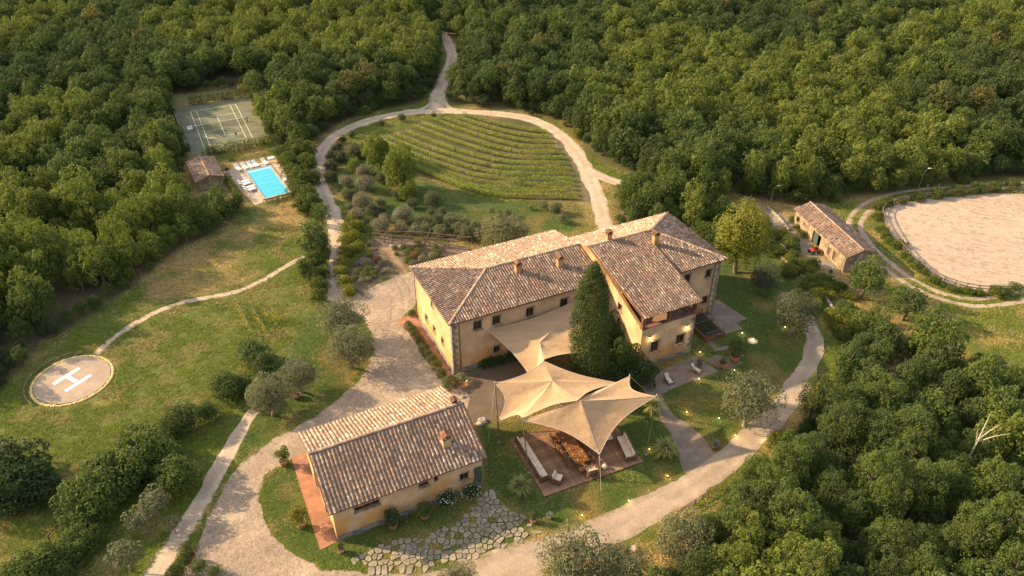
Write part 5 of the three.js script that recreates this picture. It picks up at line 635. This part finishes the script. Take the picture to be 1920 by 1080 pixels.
shrubs([[-27.20, -115.34, 1.69], [-24.75, -116.78, 2.28], [-28.04, -112.24, 1.80], [-28.56, -115.82, 1.56], [-28.53, -118.41, 1.29], [-27.54, -108.82, 1.62]], 'wild', greens.oliveDark, 'unclipped shrub on the verge within the left bend of the loop road', 'bush', 'verge shrubs in the left bend', 'verge_shrub');
shrubs([[-20.78, -112.70, 3.19, 1.4], [-16.52, -105.69, 3.44, 1.6], [-24.14, -111.18, 1.51, 1.4], [-23.71, -116.46, 1.42, 1.6], [-16.83, -113.31, 2.64, 1.1], [-15.17, -102.96, 2.20, 1]], 'wild', greens.oakLight, 'tall leafy yellow green shrub tree next to the vine rows', 'bush', 'yellow green shrub trees by the vineyard', 'hazel_shrub', 1.25);
shrubs([[6.13, -98.80, 1.85], [4.48, -99.82, 1.44], [6.92, -96.16, 1.48], [-2.94, -98.97, 1.01], [-0.67, -97.80, 1.33], [2.62, -99.82, 0.85], [-1.84, -98.13, 1.00]], 'bush', greens.olive, 'round bush on the grass below the vineyard', 'bush', 'bushes below the vineyard', 'olive_bush');
shrubs([[-29.06, -60.84, 3.40], [-27.75, -66.32, 3.35], [-26.16, -64.57, 2.84], [-31.93, -56.27, 3.25], [-32.99, -55.55, 2.60], [-27.91, -61.65, 2.49], [-30.03, -57.75, 2.13]], 'bush', greens.oak, 'dark evergreen bush in the hedge line below the meadow', 'bush', 'evergreen bushes of the hedge line', 'evergreen_bush', 0.9);
shrubs([[-33.42, -51.76, 3.99], [-34.67, -49.82, 4.15], [-35.74, -48.27, 4.32], [-36.50, -45.89, 4.20], [-35.43, -53.11, 3.04], [-36.81, -47.96, 3.35], [-36.95, -44.47, 2.75], [-30.19, -48.88, 3.38], [-31.70, -51.11, 2.72], [-36.20, -41.24, 2.65], [-37.13, -39.47, 3.45], [-38.26, -38.25, 3.83], [-35.55, -42.82, 2.48]], 'wild', greens.oakMid, 'rough green shrub in the thicket between meadow and footpath', 'bush', 'thicket shrubs by the footpath', 'thicket_shrub', 0.95);
shrubs([[-44.38, -48.27, 5.76], [-46.86, -48.88, 5.31], [-42.40, -47.66, 3.81]], 'wild', greens.oakDark, 'big dark spreading thicket alone in the meadow grass', 'bush', 'dark thicket in the meadow', 'thicket_shrub', 0.8);
shrubs([[-33.06, -108.88, 2.43], [-31.41, -106.48, 2.71], [-32.91, -115.82, 3.05], [-31.55, -111.72, 2.64], [-31.31, -103.82, 2.35], [-29.58, -101.90, 2.63], [-28.16, -99.10, 2.57], [-29.53, -99.10, 2.12], [-34.44, -112.45, 2.49], [-35.41, -114.87, 2.19], [-34.70, -117.75, 2.58], [-29.74, -107.67, 1.93], [-36.47, -115.82, 2.21], [-25.26, -88.95, 2.10], [-24.65, -85.14, 2.18], [-25.23, -83.68, 1.75], [-24.34, -81.55, 1.98], [-23.34, -79.50, 1.82], [-23.37, -82.72, 1.60], [-23.16, -77.62, 1.54]], 'wild', greens.hedge, 'leafy green shrub in the strip between meadow and loop road', 'bush', 'shrubs between meadow and road', 'roadside_shrub', 1.1);
shrubs([[-25.51, -81.78, 1.46, 2.4], [-25.67, -85.14, 1.36, 1.6]], 'bush', greens.cypress, 'narrow dark juniper at the meadow corner by the road', 'bush', 'junipers by the road', 'juniper');
shrubs([[-22.06, -95.11, 1.76], [-22.07, -92.99, 1.88], [-21.24, -93.69, 1.89], [-21.97, -90.27, 1.70], [-21.09, -90.94, 1.85], [-20.21, -88.95, 1.54], [-21.67, -87.65, 1.67], [-20.94, -88.29, 1.40], [-21.47, -83.32, 1.48], [-20.73, -80.97, 1.58], [-19.74, -78.94, 1.55], [-21.70, -85.39, 1.50]], 'wild', greens.lime, 'bright yellow green shrub on the verge beside the parterre', 'bush', 'bright verge shrubs by the parterre', 'verge_shrub', 0.9);
shrubs([[62.25, -103.50, 1.84], [65.37, -104.41, 1.86], [68.75, -105.09, 1.97], [71.51, -105.79, 1.76], [74.73, -106.49, 1.77], [58.95, -102.61, 1.62], [56.19, -101.63, 1.28], [53.72, -101.07, 1.71], [52.12, -99.90, 1.48], [50.84, -97.05, 1.24], [51.78, -97.88, 1.04], [50.26, -93.85, 1.32], [50.30, -92.11, 1.30], [50.29, -90.79, 1.19], [50.65, -89.68, 1.18], [51.41, -89.86, 1.37], [50.98, -87.33, 1.25], [51.28, -85.93, 1.14], [51.47, -84.56, 1.41], [51.80, -83.55, 1.12], [52.26, -81.58, 1.47], [52.98, -80.72, 0.82], [53.74, -79.77, 1.09], [55.27, -79.37, 1.26], [56.52, -78.96, 1.08], [58.83, -78.90, 1.62], [61.34, -79.77, 1.45], [59.98, -79.06, 1.08]], 'wild', greens.hedge, 'low green bush planted outside the riding arena fence', 'bush', 'bushes round the riding arena', 'arena_bush', 0.75);
shrubs([[38.74, -96.03, 1.23], [38.84, -94.24, 1.01], [38.96, -93.26, 0.91], [39.28, -92.30, 1.20], [40.18, -83.72, 0.56]], 'bush', greens.shrub, 'small bush against the stable wall', 'bush', 'bushes by the stable wall', 'wall_bush', 0.9);
{
  const r = R(58), poly = [[35.66, -98.8], [36.72, -92.3], [37.67, -87.01], [40.06, -82.72], [41.14, -78.16], [37.69, -69.99], [35.4, -68.12], [35.8, -71.93], [35.5, -76.54], [34.05, -82.72], [33.68, -88.95]]; let n = 0;
  for (let k = 0; k < 400 && n < 62; k++) { const x = mix(34, 50, r()), z = mix(-95, -66, r()); if (!inside(poly, x, z) || kindAt(x, z) === 3) continue; n++; const w = 0.9 + 1.1 * r(), b = r() < 0.55; grow('wild:' + n % 4, b ? greens.hedge : greens.lime, [x, z], [w / 2, w / 2 * 0.9, w / 2], b ? 'green shrub on the terraced bank below the stable yard' : 'yellow green shrub on the terraced bank below the stable yard', 'bush', b ? 'green shrubs of the terraced bank' : 'yellow shrubs of the terraced bank', { name: 'terrace_shrub' }); }
  n = 0; for (let k = 0; k < 3000 && n < 150; k++) {                  // the fringe of the wood
    const x = mix(-75, 95, r()), z = mix(-170, -40, r()); if (kindAt(x, z) !== 0) continue; const t = r() * 6.283, q = 1.4; if (kindAt(x + q * Math.cos(t), z + q * Math.sin(t)) !== 1) continue; n++;
    const w = 0.8 + 1.3 * r(), c = r(); grow('wild:' + n % 4, c < 0.4 ? greens.oakMid : c < 0.75 ? greens.hedge : greens.lime, [x, z], [w / 2, w / 2 * (0.8 + 0.5 * r()), w / 2], c < 0.4 ? 'mid green shrub at the fringe of the wood' : c < 0.75 ? 'fresh green shrub at the fringe of the wood' : 'yellow green shrub at the fringe of the wood', 'bush', c < 0.4 ? 'mid green fringe shrubs' : c < 0.75 ? 'fresh green fringe shrubs' : 'yellow green fringe shrubs', { name: 'fringe_shrub' });
  }
}
// ---------------------------------------------------------------- the brick walk shrubs, the parterre and the rustic pergola
[[-11.71, -74.79, 0.94], [-11.86, -72.34, 1.17], [-11.34, -71.68, 1.11], [-10.88, -70.63, 1.20], [-10.24, -69.68, 1.09], [-9.72, -68.28, 1.28], [-9.25, -67.36, 1.17], [-8.67, -66.32, 1.25], [-8.11, -65.29, 1.24], [-7.50, -64.14, 1.13]].forEach(([x, z, w], i) => grow('dome:' + i % 3, greens.shrub, [x, z], [w, w * 0.95, w], i ? 'clipped round shrub in the row along the farmhouse brick walk' : 'single clipped shrub at the back corner of the farmhouse', 'shrub', i ? 'clipped shrubs of the brick walk' : undefined, { name: 'clipped_shrub' }));
for (const [p, w, label] of [[[-6.51, -62.39], 1.75, 'large clipped round shrub at the front end of the brick walk'], [[-5.33, -63.22], 1.5, 'pale clipped round shrub against the farmhouse corner']]) grow('dome:1', w > 1.6 ? greens.shrub : greens.olive, p, [w, w * 0.85, w], label, 'shrub', undefined, { name: 'clipped_shrub' });
const domes = [[-18.46, -87.23, 1.04, 0], [-18.54, -85.45, 1.37, 1], [-17.31, -86.38, 1.15, 2], [-19.30, -83.72, 1.07, 0], [-18.05, -84.02, 1.24, 0], [-16.61, -85.45, 1.02, 1], [-18.40, -82.63, 1.17, 0], [-17.22, -82.92, 1.23, 0], [-19.55, -82.13, 0.89, 0], [-15.73, -83.92, 0.90, 1], [-17.08, -84.32, 0.85, 1], [-17.80, -81.94, 0.88, 1], [-18.63, -81.55, 0.88, 1], [-14.29, -89.16, 1.05, 0], [-13.61, -87.76, 1.27, 0], [-12.69, -87.23, 1.10, 2], [-12.09, -88.19, 1.22, 0], [-12.52, -90.27, 0.95, 0], [-10.08, -89.27, 0.94, 0], [-9.85, -87.76, 1.27, 0], [-11.35, -87.65, 0.87, 3], [-13.39, -86.17, 1.26, 0], [-11.46, -86.38, 1.26, 1], [-10.25, -87.01, 1.27, 1], [-12.75, -85.55, 0.91, 1], [-15.48, -89.27, 0.70, 0], [-15.07, -87.86, 0.70, 0], [-18.93, -90.04, 0.53, 0], [-10.49, -85.76, 1.03, 0], [-19.75, -85.14, 0.91, 3], [-16.24, -83.52, 0.67, 3]], dk = [['hedge', 'fresh green'], ['oliveGrey', 'grey green'], ['rust', 'rust coloured'], ['lavender', 'faded purple grey']];
domes.forEach(([x, z, w, k], i) => grow('dome:' + i % 3, greens[dk[k][0]], [x, z], [w, w * 0.85, w], dk[k][1] + ' rounded shrub in the parterre beds beside the farmhouse', 'shrub', dk[k][1] + ' parterre shrubs', { name: 'parterre_shrub' }));
lone('box_hedge', hedgeGeo([[-14.12, -83.56], [-15.85, -82.37], [-17.19, -80.63], [-18.12, -78.94]], 0.55, 0.55, 71, { even: 0.1, size: 0.09 }), greens.hedge, 'clipped box hedge along the gravel yard edge of the parterre', 'hedge'); lone('box_hedge', hedgeGeo([[-18.12, -78.94], [-19.52, -80.4], [-20.46, -83.32], [-20.08, -86.38], [-18.87, -88.42], [-17.61, -89.47]], 0.35, 0.4, 72, { even: 0.15, size: 0.09 }), greens.hedge, 'thin curved box hedge enclosing the round parterre bed', 'hedge'); lone('box_hedge', hedgeGeo([[-17.26, -88.95], [-15.82, -86.38], [-14.29, -83.92]], 0.4, 0.4, 73, { even: 0.15, size: 0.09 }), greens.hedge, 'straight box hedge beside the parterre brick walk', 'hedge');
{
  const T = thing('rustic_pergola', 'rustic grey wooden pergola of poles above the parterre beds', 'pergola'), P = [[-18.51, -91.34], [-17.03, -90.94], [-14.63, -90.53], [-11.55, -90.27], [-10.89, -90], [-8.33, -89.73], [-5.61, -88.95]], Q = [[-18.34, -92.16], [-16.17, -92.02], [-13.64, -91.89], [-10.74, -91.61], [-7.84, -90.94], [-5.33, -90.53]], h = 1.25;
  P.forEach(([x, z]) => part(T, 'post', bar(V(x, 0, z), V(x, h, z), 0.07, 6), M.greyWood)); Q.forEach(([x, z]) => part(T, 'post', bar(V(x, 0, z), V(x, h * 0.9, z), 0.06, 6), M.greyWood));
  for (const [A, y] of [[P, h], [P, 0.5], [Q, h * 0.9]]) for (let i = 1; i < A.length; i++) part(T, 'rail', bar(V(A[i - 1][0], y, A[i - 1][1]), V(A[i][0], y, A[i][1]), 0.05, 6), M.greyWood); P.slice(0, 6).forEach((p, i) => part(T, 'cross_pole', bar(V(p[0], h + 0.03, p[1]), V(Q[i][0], h * 0.9 + 0.03, Q[i][1]), 0.045, 6), M.greyWood)); for (let i = 1; i < 6; i++) part(T, 'brace', bar(V(P[i][0], 0.1, P[i][1]), V(P[i - 1][0], h, P[i - 1][1]), 0.035, 5), M.greyWood); part(T, 'leaning_pole', bar(V(P[3][0], 0.3, P[3][1]), V(P[3][0] + 0.9, 2.4, P[3][1] - 0.5), 0.06, 6), M.greyWood);
}
// ---------------------------------------------------------------- vine rows
{
  const rows = [[[-8.29, -133], [-1.84, -128.64], [3.62, -126.43], [5.6, -126]], [[-10.04, -132.3], [-3.64, -127.31], [2.68, -124.28], [5.9, -124.07]], [[-11.66, -131.37], [-4.97, -126], [1.77, -122.39], [6.61, -121.97]], [[-14.39, -131.6], [-6.28, -124.7], [0.87, -120.34], [7.14, -119.94]], [[-15.69, -129.54], [-7.53, -122.8], [0, -118.54], [7.57, -117.95]], [[-16.94, -128.19], [-8.78, -121.36], [-0.85, -116.58], [7.9, -116.01]], [[-18.08, -126], [-9.98, -119.33], [-1.68, -114.68], [8.14, -114.12]], [[-19.43, -124.49], [-11.16, -117.75], [-2.5, -112.82], [8.45, -112.27]], [[-20.64, -123.43], [-12.35, -116.39], [-3.29, -111], [8.68, -110.47]], [[-21.54, -122.18], [-13.07, -114.87], [-4.07, -109.4], [8.9, -108.7]], [[-22.03, -120.54], [-13.36, -113.37], [-4.83, -107.84], [8.97, -107.15]], [[-20.18, -117.75], [-12.8, -111.72], [-4.78, -106.31], [9.12, -105.64]], [[-18.19, -115.43], [-11.85, -110.11], [-4.74, -105.14], [9.26, -104.15]], [[-15.39, -112.82], [-10.51, -108.53], [-3.92, -104.15], [9.33, -102.85]]];
  const where = ['first row, against the forest bend of the road', 'second row from the forest bend', 'third row from the forest bend', 'fourth row from the forest bend', 'fifth row from the forest bend', 'sixth row from the forest bend', 'seventh row from the forest bend', 'eighth row from the forest bend', 'seventh row up from the lawn', 'sixth row up from the lawn', 'fifth row up from the lawn', 'third row up from the lawn', 'second row up from the lawn', 'last row, bordering the lawn and bushes']; where[11] = 'fourth row up from the lawn'; where[12] = 'second row up from the lawn';
  rows.forEach((pts, i) => {
    const F = new Leaves(300 + i), r = F.r, L = lineLength(pts), c = curve(pts, Math.ceil(L / 0.32)), o = c[0], T = thing('vine_row', 'leafy vine row, ' + where[i], 'vine row', o[0], o[1], 0, 'vine rows'); let wob = 0;
    for (const [x, z] of c) { wob = wob * 0.8 + (r() - 0.5) * 0.16; const h = 0.58 + 0.3 * noise(x * 0.7 + i * 7, z * 0.7), v = 0.95 + 0.4 * r(); if (r() < 0.05) continue; F.ball(x - o[0] + wob, h * 0.66, z - o[1] + wob, 0.3, h * 0.42, 0.3, 40, 0.17, [v * (0.95 + 0.2 * r()), v, v], -0.8, 1.1); if (r() < 0.2) F.ball(x - o[0], h * 1.1, z - o[1], 0.12, 0.2, 0.12, 7, 0.15, [1, 1, 1], -1, 1.2); }
    part(T, 'foliage', F.geo(), greens.vine); for (let k = 0; k < c.length; k += 12) part(T, 'post', bar(V(c[k][0] - o[0], 0, c[k][1] - o[1]), V(c[k][0] - o[0], 0.95, c[k][1] - o[1]), 0.035, 5), M.greyWood);
    const e = c[0]; part(T, 'end_post', bar(V(0, 0, 0), V(-0.4, 1.05, -0.2), 0.045, 5), M.greyWood); const wires = []; for (let k = 12; k < c.length; k += 12) for (const y of [0.5, 0.85]) wires.push(bar(V(c[k - 12][0] - o[0], y, c[k - 12][1] - o[1]), V(c[k][0] - o[0], y, c[k][1] - o[1]), 0.008, 4)); part(T, 'wire', wires, M.steel);
  });
  // the short trellis rows in the meadow
  [[[-33.18, -77.29], [-31.35, -74.14], [-29.62, -71.15]], [[-30.28, -74.75], [-28.94, -72.72], [-27.71, -70.76]], [[-28.97, -74.55], [-27.91, -73.53], [-26.98, -72.72]], [[-28.07, -74.65], [-27.29, -74.03], [-26.53, -73.42]]].forEach((pts, i) => { const F = new Leaves(340 + i), r = F.r, c = curve(pts, Math.ceil(lineLength(pts) / 0.3)), o = c[0], T = thing('vine_trellis', ['long yellowing vine trellis standing in the meadow below the footpath', 'second yellowing vine trellis in the meadow', 'short vine trellis next to the second trellis in the meadow', 'shortest vine trellis in the meadow, towards the road'][i], 'trellis', o[0], o[1], 0, 'meadow trellises'); for (const [x, z] of c) F.ball(x - o[0], 0.8, z - o[1], 0.2, 0.5, 0.2, 9, 0.17, [1.5, 1.1, 0.8], -1, 1.2); part(T, 'foliage', F.geo(), greens.vine); for (let k = 0; k < c.length; k += 6) part(T, 'post', bar(V(c[k][0] - o[0], 0, c[k][1] - o[1]), V(c[k][0] - o[0] - 0.1, 1.5, c[k][1] - o[1]), 0.035, 5), M.greyWood); const e = c[c.length - 1]; part(T, 'top_pole', bar(V(0, 1.42, 0), V(e[0] - o[0], 1.42, e[1] - o[1]), 0.03, 5), M.greyWood); });
}
// ---------------------------------------------------------------- riding arena fence, field fences, dry stone walls
{
  const F = thing('paddock_fence', 'wooden post and rail fence round the sand riding arena', 'fence'), n = 72, ring = curve(arena.filter((_, i) => i % 5 === 0).map(([x, z]) => { const cx = 60.5, cz = -89; return [cx + (x - cx) * 1.015, cz + (z - cz) * 1.02]; }), n, true), pg = bar(V(0, 0, 0), V(0, 1.0, 0), 0.055, 6);
  for (let k = 0; k < n; k++) { const [x, z] = ring[k], [x2, z2] = ring[k + 1]; part(F, 'post', pg, M.greyWood).position.set(x, 0, z); for (const y of [0.5, 0.9]) part(F, 'rail', beam(V(x, y, z), V(x2, y, z2), 0.05, 0.1), M.greyWood); }
  const fence = (pts, n, h, label, m) => { const T = thing('pole_fence', label, 'fence', 0, 0, 0, 'field fences'), c = curve(pts, n); c.forEach(([x, z], i) => { part(T, 'post', bar(V(x, 0, z), V(x + 0.05, h, z), 0.05, 6), m); if (i) for (const y of [h * 0.5, h * 0.9]) part(T, 'rail', bar(V(c[i - 1][0], y, c[i - 1][1]), V(x, y, z), 0.04, 5), m); }); };
  fence([[-39.94, -39.47], [-39.41, -41.5], [-38.91, -43.75], [-38.43, -45.72]], 7, 0.9, 'yellowish pole fence along the thicket below the meadow', mat(0.42, 0.31, 0.15, 0.85, { map: woodMap })); fence([[12.63, -43.64], [14.7, -45.89], [17.25, -47.66], [18.9, -48.7]], 5, 0.8, 'low pole fence between the gravel road and the wood', M.wood);
  const wallLine = (pts, label, seed) => { const T = thing('dry_stone_wall', label, 'stone wall', 0, 0, 0, 'low dry stone walls'), c = curve(pts, Math.ceil(lineLength(pts) / 0.34)), r = R(seed); for (const [x, z] of c) for (const y of [0.1, 0.28]) { const s = part(T, 'stone', stoneShape(Math.floor(r() * 6)), M.stone); s.position.set(x + (r() - 0.5) * 0.1, y, z + (r() - 0.5) * 0.1); s.scale.set(0.2 + 0.06 * r(), 0.13, 0.18); s.rotation.y = r() * 6; } };
  wallLine([[34.8, -87.4], [35.91, -84.53], [36.6, -81.44], [36.28, -77.4]], 'low dry stone terrace wall in the middle of the bank', 1); wallLine([[35.79, -90], [36.26, -87.65], [36.67, -85.51]], 'short dry stone wall just below the stable yard', 2); wallLine([[37.72, -78.94], [37.88, -75.27], [37.18, -72.42]], 'dry stone wall at the foot of the terraced bank', 3); wallLine([[36.58, -100.02], [37.43, -97], [37.81, -94.11]], 'dry stone edging of the lane to the stable', 4);
  const lamp = (p, h, label) => { const T = thing('street_lamp', label, 'lamp post', p[0], p[1], 0, 'lamp posts by the arena'); part(T, 'post', [bar(V(0, 0, 0), V(0.1, h * 0.82, 0), 0.05, 8, 0.04), bar(V(0.1, h * 0.82, 0), V(0.55, h, 0), 0.04, 6, 0.03)], M.steel); part(T, 'lamp_head', [box(0.42, 0.1, 0.2, 0.7, h, 0)], M.white); };
  lamp([60.68, -106.31], 3.3, 'curved lamp post at the forest edge behind the arena'); lamp([37.54, -102.22], 2.6, 'lamp post among the trees beside the lane to the stable');
  for (const p of [[61.66, -105.8], [63.4, -105.97]]) lone('gate_post', [cyl(0.09, 0.09, 0.9, 0, 0, 0, 8)], M.stone, 'short pale gate post beside the wheel tracks', 'post', 'gate posts behind the arena', p[0], 0, p[1]);
}
// ---------------------------------------------------------------- beds by the wing, deck chairs, small things
{
  const B = thing('raised_bed', 'brick raised bed with a timber frame beside the wing', 'raised bed', ...[21.62, -69.8], 0.45), w = 2.6, d = 4.2; part(B, 'brick_wall', [box(w, 0.6, 0.2, w / 2, 0.3, 0), box(0.2, 0.6, d, 0.1, 0.3, -d / 2 - 0.1), box(0.2, 0.6, d, w - 0.1, 0.3, -d / 2 - 0.1), box(w - 0.4, 0.6, 0.2, w / 2, 0.3, -d - 0.1)], M.brick); part(B, 'soil', box(w - 0.4, 0.5, d - 0.2, w / 2, 0.25, -d / 2 - 0.1), M.soil); for (const z of [-0.1, -2.1, -4.1]) part(B, 'timber', [bar(V(0.1, 0.6, z), V(0.1, 1.15, z), 0.04), bar(V(w - 0.1, 0.6, z), V(w - 0.1, 1.15, z), 0.04), bar(V(0, 1.15, z), V(w, 1.15, z), 0.04)], M.greyWood);
  const F = new Leaves(81), r = F.r; for (let k = 0; k < 26; k++) F.ball(0.35 + r() * (w - 0.7), 0.7, -0.4 - r() * (d - 0.6), 0.32, 0.3 + 0.25 * r(), 0.32, 70, 0.11, [0.9 + 0.3 * r(), 1, 0.9], -0.5); part(B, 'plants', F.geo(), greens.shrub);
  const chair = (p, turn, label) => { const T = thing('deck_chair', label, 'deck chair', p[0], p[1], turn, 'deck chairs of the patio', 0.02); part(T, 'side_rail', [beam(V(-0.3, 0.12, 0.7), V(-0.3, 0.9, -0.6), 0.05, 0.06), beam(V(-0.3, 0.1, -0.5), V(-0.3, 0.55, 0.55), 0.05, 0.06)], M.wood); part(T, 'side_rail', [beam(V(0.3, 0.12, 0.7), V(0.3, 0.9, -0.6), 0.05, 0.06), beam(V(0.3, 0.1, -0.5), V(0.3, 0.55, 0.55), 0.05, 0.06)], M.wood); part(T, 'sling', [box(0.54, 0.02, 0.75, 0, 0.38, 0.22, 0, 0.12), box(0.54, 0.02, 0.62, 0, 0.62, -0.3, 0, 0.95)], M.cushion); };
  chair([19.55, -64.83], 0.9, 'wooden deck chair next to a flowering pot on the wing patio'); chair([16.39, -63.22], 0.4, 'wooden deck chair on the shaded end of the wing patio');
  const s = thing('well_cover', 'round stone slab with a sunken light on the lawn', 'slab', ...[26.98, -69.99]); part(s, 'slab', cyl(0.62, 0.58, 0.07, 0, 0, 0, 8), M.stone);
  const a = thing('quad_bike', 'small red quad bike parked before the stable door', 'quad bike', ...[39.55, -88.42], -1.2), red = mat(0.35, 0.03, 0.025, 0.35), tyre = new THREE.TorusGeometry(0.19, 0.085, 8, 14).rotateY(Math.PI / 2); part(a, 'body', [rbox(0.42, 0.25, 1.1, 0.08, 0, 0.52, 0), rbox(0.75, 0.08, 0.4, 0.03, 0, 0.62, 0.42), rbox(0.75, 0.08, 0.4, 0.03, 0, 0.62, -0.42)], red); part(a, 'saddle', rbox(0.3, 0.12, 0.55, 0.05, 0, 0.72, -0.12), M.iron); part(a, 'handlebar', [bar(V(-0.32, 0.95, 0.22), V(0.32, 0.95, 0.22), 0.02), bar(V(0, 0.6, 0.36), V(0, 0.95, 0.22), 0.025)], M.iron); for (const [i, j] of [[-1, -1], [1, -1], [-1, 1], [1, 1]]) part(a, 'wheel', tyre, M.iron).position.set(i * 0.38, 0.275, j * 0.45);
  const c = thing('wicker_chair', 'curved wicker tub chair among the shrubs beside the footpath', 'chair', ...[-26.45, -41.14], 0.9), shell = new THREE.CylinderGeometry(0.42, 0.34, 0.62, 18, 3, true, 0.7, 4.6).translate(0, 0.5, 0); part(c, 'shell', shell, mat(0.42, 0.23, 0.12, 0.8, { map: woodMap })); part(c, 'seat', cyl(0.34, 0.35, 0.08, 0, 0.3, 0, 16), M.wood); for (const t of [0.6, 2.2, 3.8, 5.4]) part(c, 'leg', cyl(0.025, 0.025, 0.32, 0.26 * Math.cos(t), 0, 0.26 * Math.sin(t), 6), M.wood);
  shrubs([[-27.06, -40.98, 1.32], [-25.46, -40.12, 1.39], [-27.07, -39.72, 1.47], [-24.04, -39.72, 1.30], [-27.19, -42.02, 0.98]], 'bush', greens.hedge, 'small leafy shrub in the corner bed by the wicker chair', 'bush', 'corner bed shrubs', 'bed_shrub');
  for (const [x, z, w] of [[-2.91, -57.38, 0.85], [-3.16, -56.93, 0.63], [10.28, -42.29, 0.63], [-5.04, -60.84, 0.44], [-14.77, -94.40, 0.66], [-15.92, -90.00, 0.57], [-14.70, -89.87, 0.57], [5.64, -41.14, 0.44], [-14.22, -140.12, 0.59]]) { const k = lone('boulder', stoneShape(Math.floor(w * 7) % 6), M.stone, 'pale boulder lying in the grass', 'stone', 'boulders in the grass', x, 0.05, z); k.scale.set(w * 0.6, w * 0.45, w * 0.5); }
  [[-3.16, -65.79, 1.38], [-2.42, -66.05, 1.50], [-1.45, -66.32, 1.27], [0.00, -67.03, 1.51], [0.88, -67.39, 1.29]].forEach(([x, z, w], i) => grow('wild:' + i % 4, greens.oakDark, [x, z], [w / 2, w / 2 * 0.8, w / 2], 'dark low shrub in the shade at the foot of the farmhouse wall', 'bush', 'shrubs at the farmhouse wall', { name: 'wall_shrub' }));
}
// ---------------------------------------------------------------- little garden lamps, lit
for (const [x, z] of [[22.03, -70.37], [26.06, -71.15], [27.01, -70.09], [31.19, -72.22], [20.63, -67.76], [23.70, -64.74], [19.68, -63.38], [26.26, -60.61], [17.50, -58.43], [20.52, -57.52], [21.63, -55.19], [24.26, -54.56], [14.25, -50.08], [10.38, -47.18], [13.05, -53.38], [6.09, -45.60], [-4.76, -63.05]]) {
  const T = thing('garden_lamp', 'little lit spike lamp in the lawn', 'garden lamp', x, z, 0, 'garden lamps', 0.02); part(T, 'spike', cyl(0.018, 0.018, 0.24, 0, 0, 0, 6), M.iron); part(T, 'bulb', new THREE.SphereGeometry(0.038, 8, 6).translate(0, 0.28, 0), glow); const l = new THREE.PointLight(lin(1, 0.66, 0.28), 0.55, 0); l.position.set(0, 0.28, 0); l.castShadow = true; T.add(l);
}

// ---------------------------------------------------------------- grass: short tufts, thicker and taller where the ground is green
{
  const tuft = (seed) => { const F = new Leaves(seed), r = F.r; for (let k = 0; k < 7; k++) { const a = r() * 6.283, e = 0.25 + 0.75 * r(), l = 0.7 + 0.5 * r(), w = 0.13 + 0.08 * r(), q = 0.75 + 0.5 * r(), bx = (r() - 0.5) * 0.9, bz = (r() - 0.5) * 0.9, o = F.p.length / 3; F.p.push(bx - Math.sin(a) * w, 0, bz + Math.cos(a) * w, bx + Math.sin(a) * w, 0, bz - Math.cos(a) * w, bx + Math.cos(a) * Math.cos(e) * l, Math.sin(e) * l, bz + Math.sin(a) * Math.cos(e) * l); for (let m = 0; m < 3; m++) F.c.push(q, q, q * 0.95); F.i.push(o, o + 1, o + 2); } return F.geo(); };
  const r = R(2024), spots = [[], [], []], white = leafMat(1, 1, 1, 0.4); let n = 0;
  for (let k = 0; k < 900000 && n < 170000; k++) {
    const t = r(), z = -38 - 120 * Math.pow(t, 1.25), x = (r() * 2 - 1) * Math.min(105, 0.655 * reachAt(z) + 1.5), kd = kindAt(x, z); if (kd === 1 || kd === 3 || kd === 5 || kd === 4) continue;
    const c = groundColour(x, z), b = fbm(x * 0.8, z * 0.8 + 50, 3), lawn = kd === 2, thin = lawn ? 0.25 : 0.42; if (b < thin && r() < 0.75) continue; n++;
    const s = (lawn ? 0.085 : 0.13) * (0.6 + 0.8 * r()) * (0.7 + 0.9 * b), v = 1.2 + 0.6 * r(); const straw = smooth(fbm(x * 0.45 + 70, z * 0.45, 3), 0.5, 0.66) * (lawn ? 0.25 : 0.7), q = mix3([c[0] * v, c[1] * v * 1.04, c[2] * v], [0.44, 0.33, 0.14], r() < straw ? 0.75 : 0); spots[n % 3].push([x, z, s, r() * 6.283, ...q]);
  }
  const G = new THREE.Group(); G.name = 'grass'; Object.assign(G.userData, { kind: 'stuff', label: 'rough meadow grass and lawn tufts round the buildings', category: 'grass' }); scene.add(G); const m4 = new THREE.Matrix4(), q = new THREE.Quaternion(), up = V(0, 1, 0);
  spots.forEach((l, v) => { const im = shade(new THREE.InstancedMesh(tuft(500 + v), white, l.length)); im.name = 'tufts'; im.userData.kind = 'stuff'; l.forEach(([x, z, s, a, cr, cg, cb], i) => { im.setMatrixAt(i, m4.compose(V(x, hill(x, z), z), q.setFromAxisAngle(up, a), V(s * 1.3, s, s * 1.3))); im.setColorAt(i, lin(cr, cg, cb)); }); G.add(im); });
}

renderer.render(scene, camera);
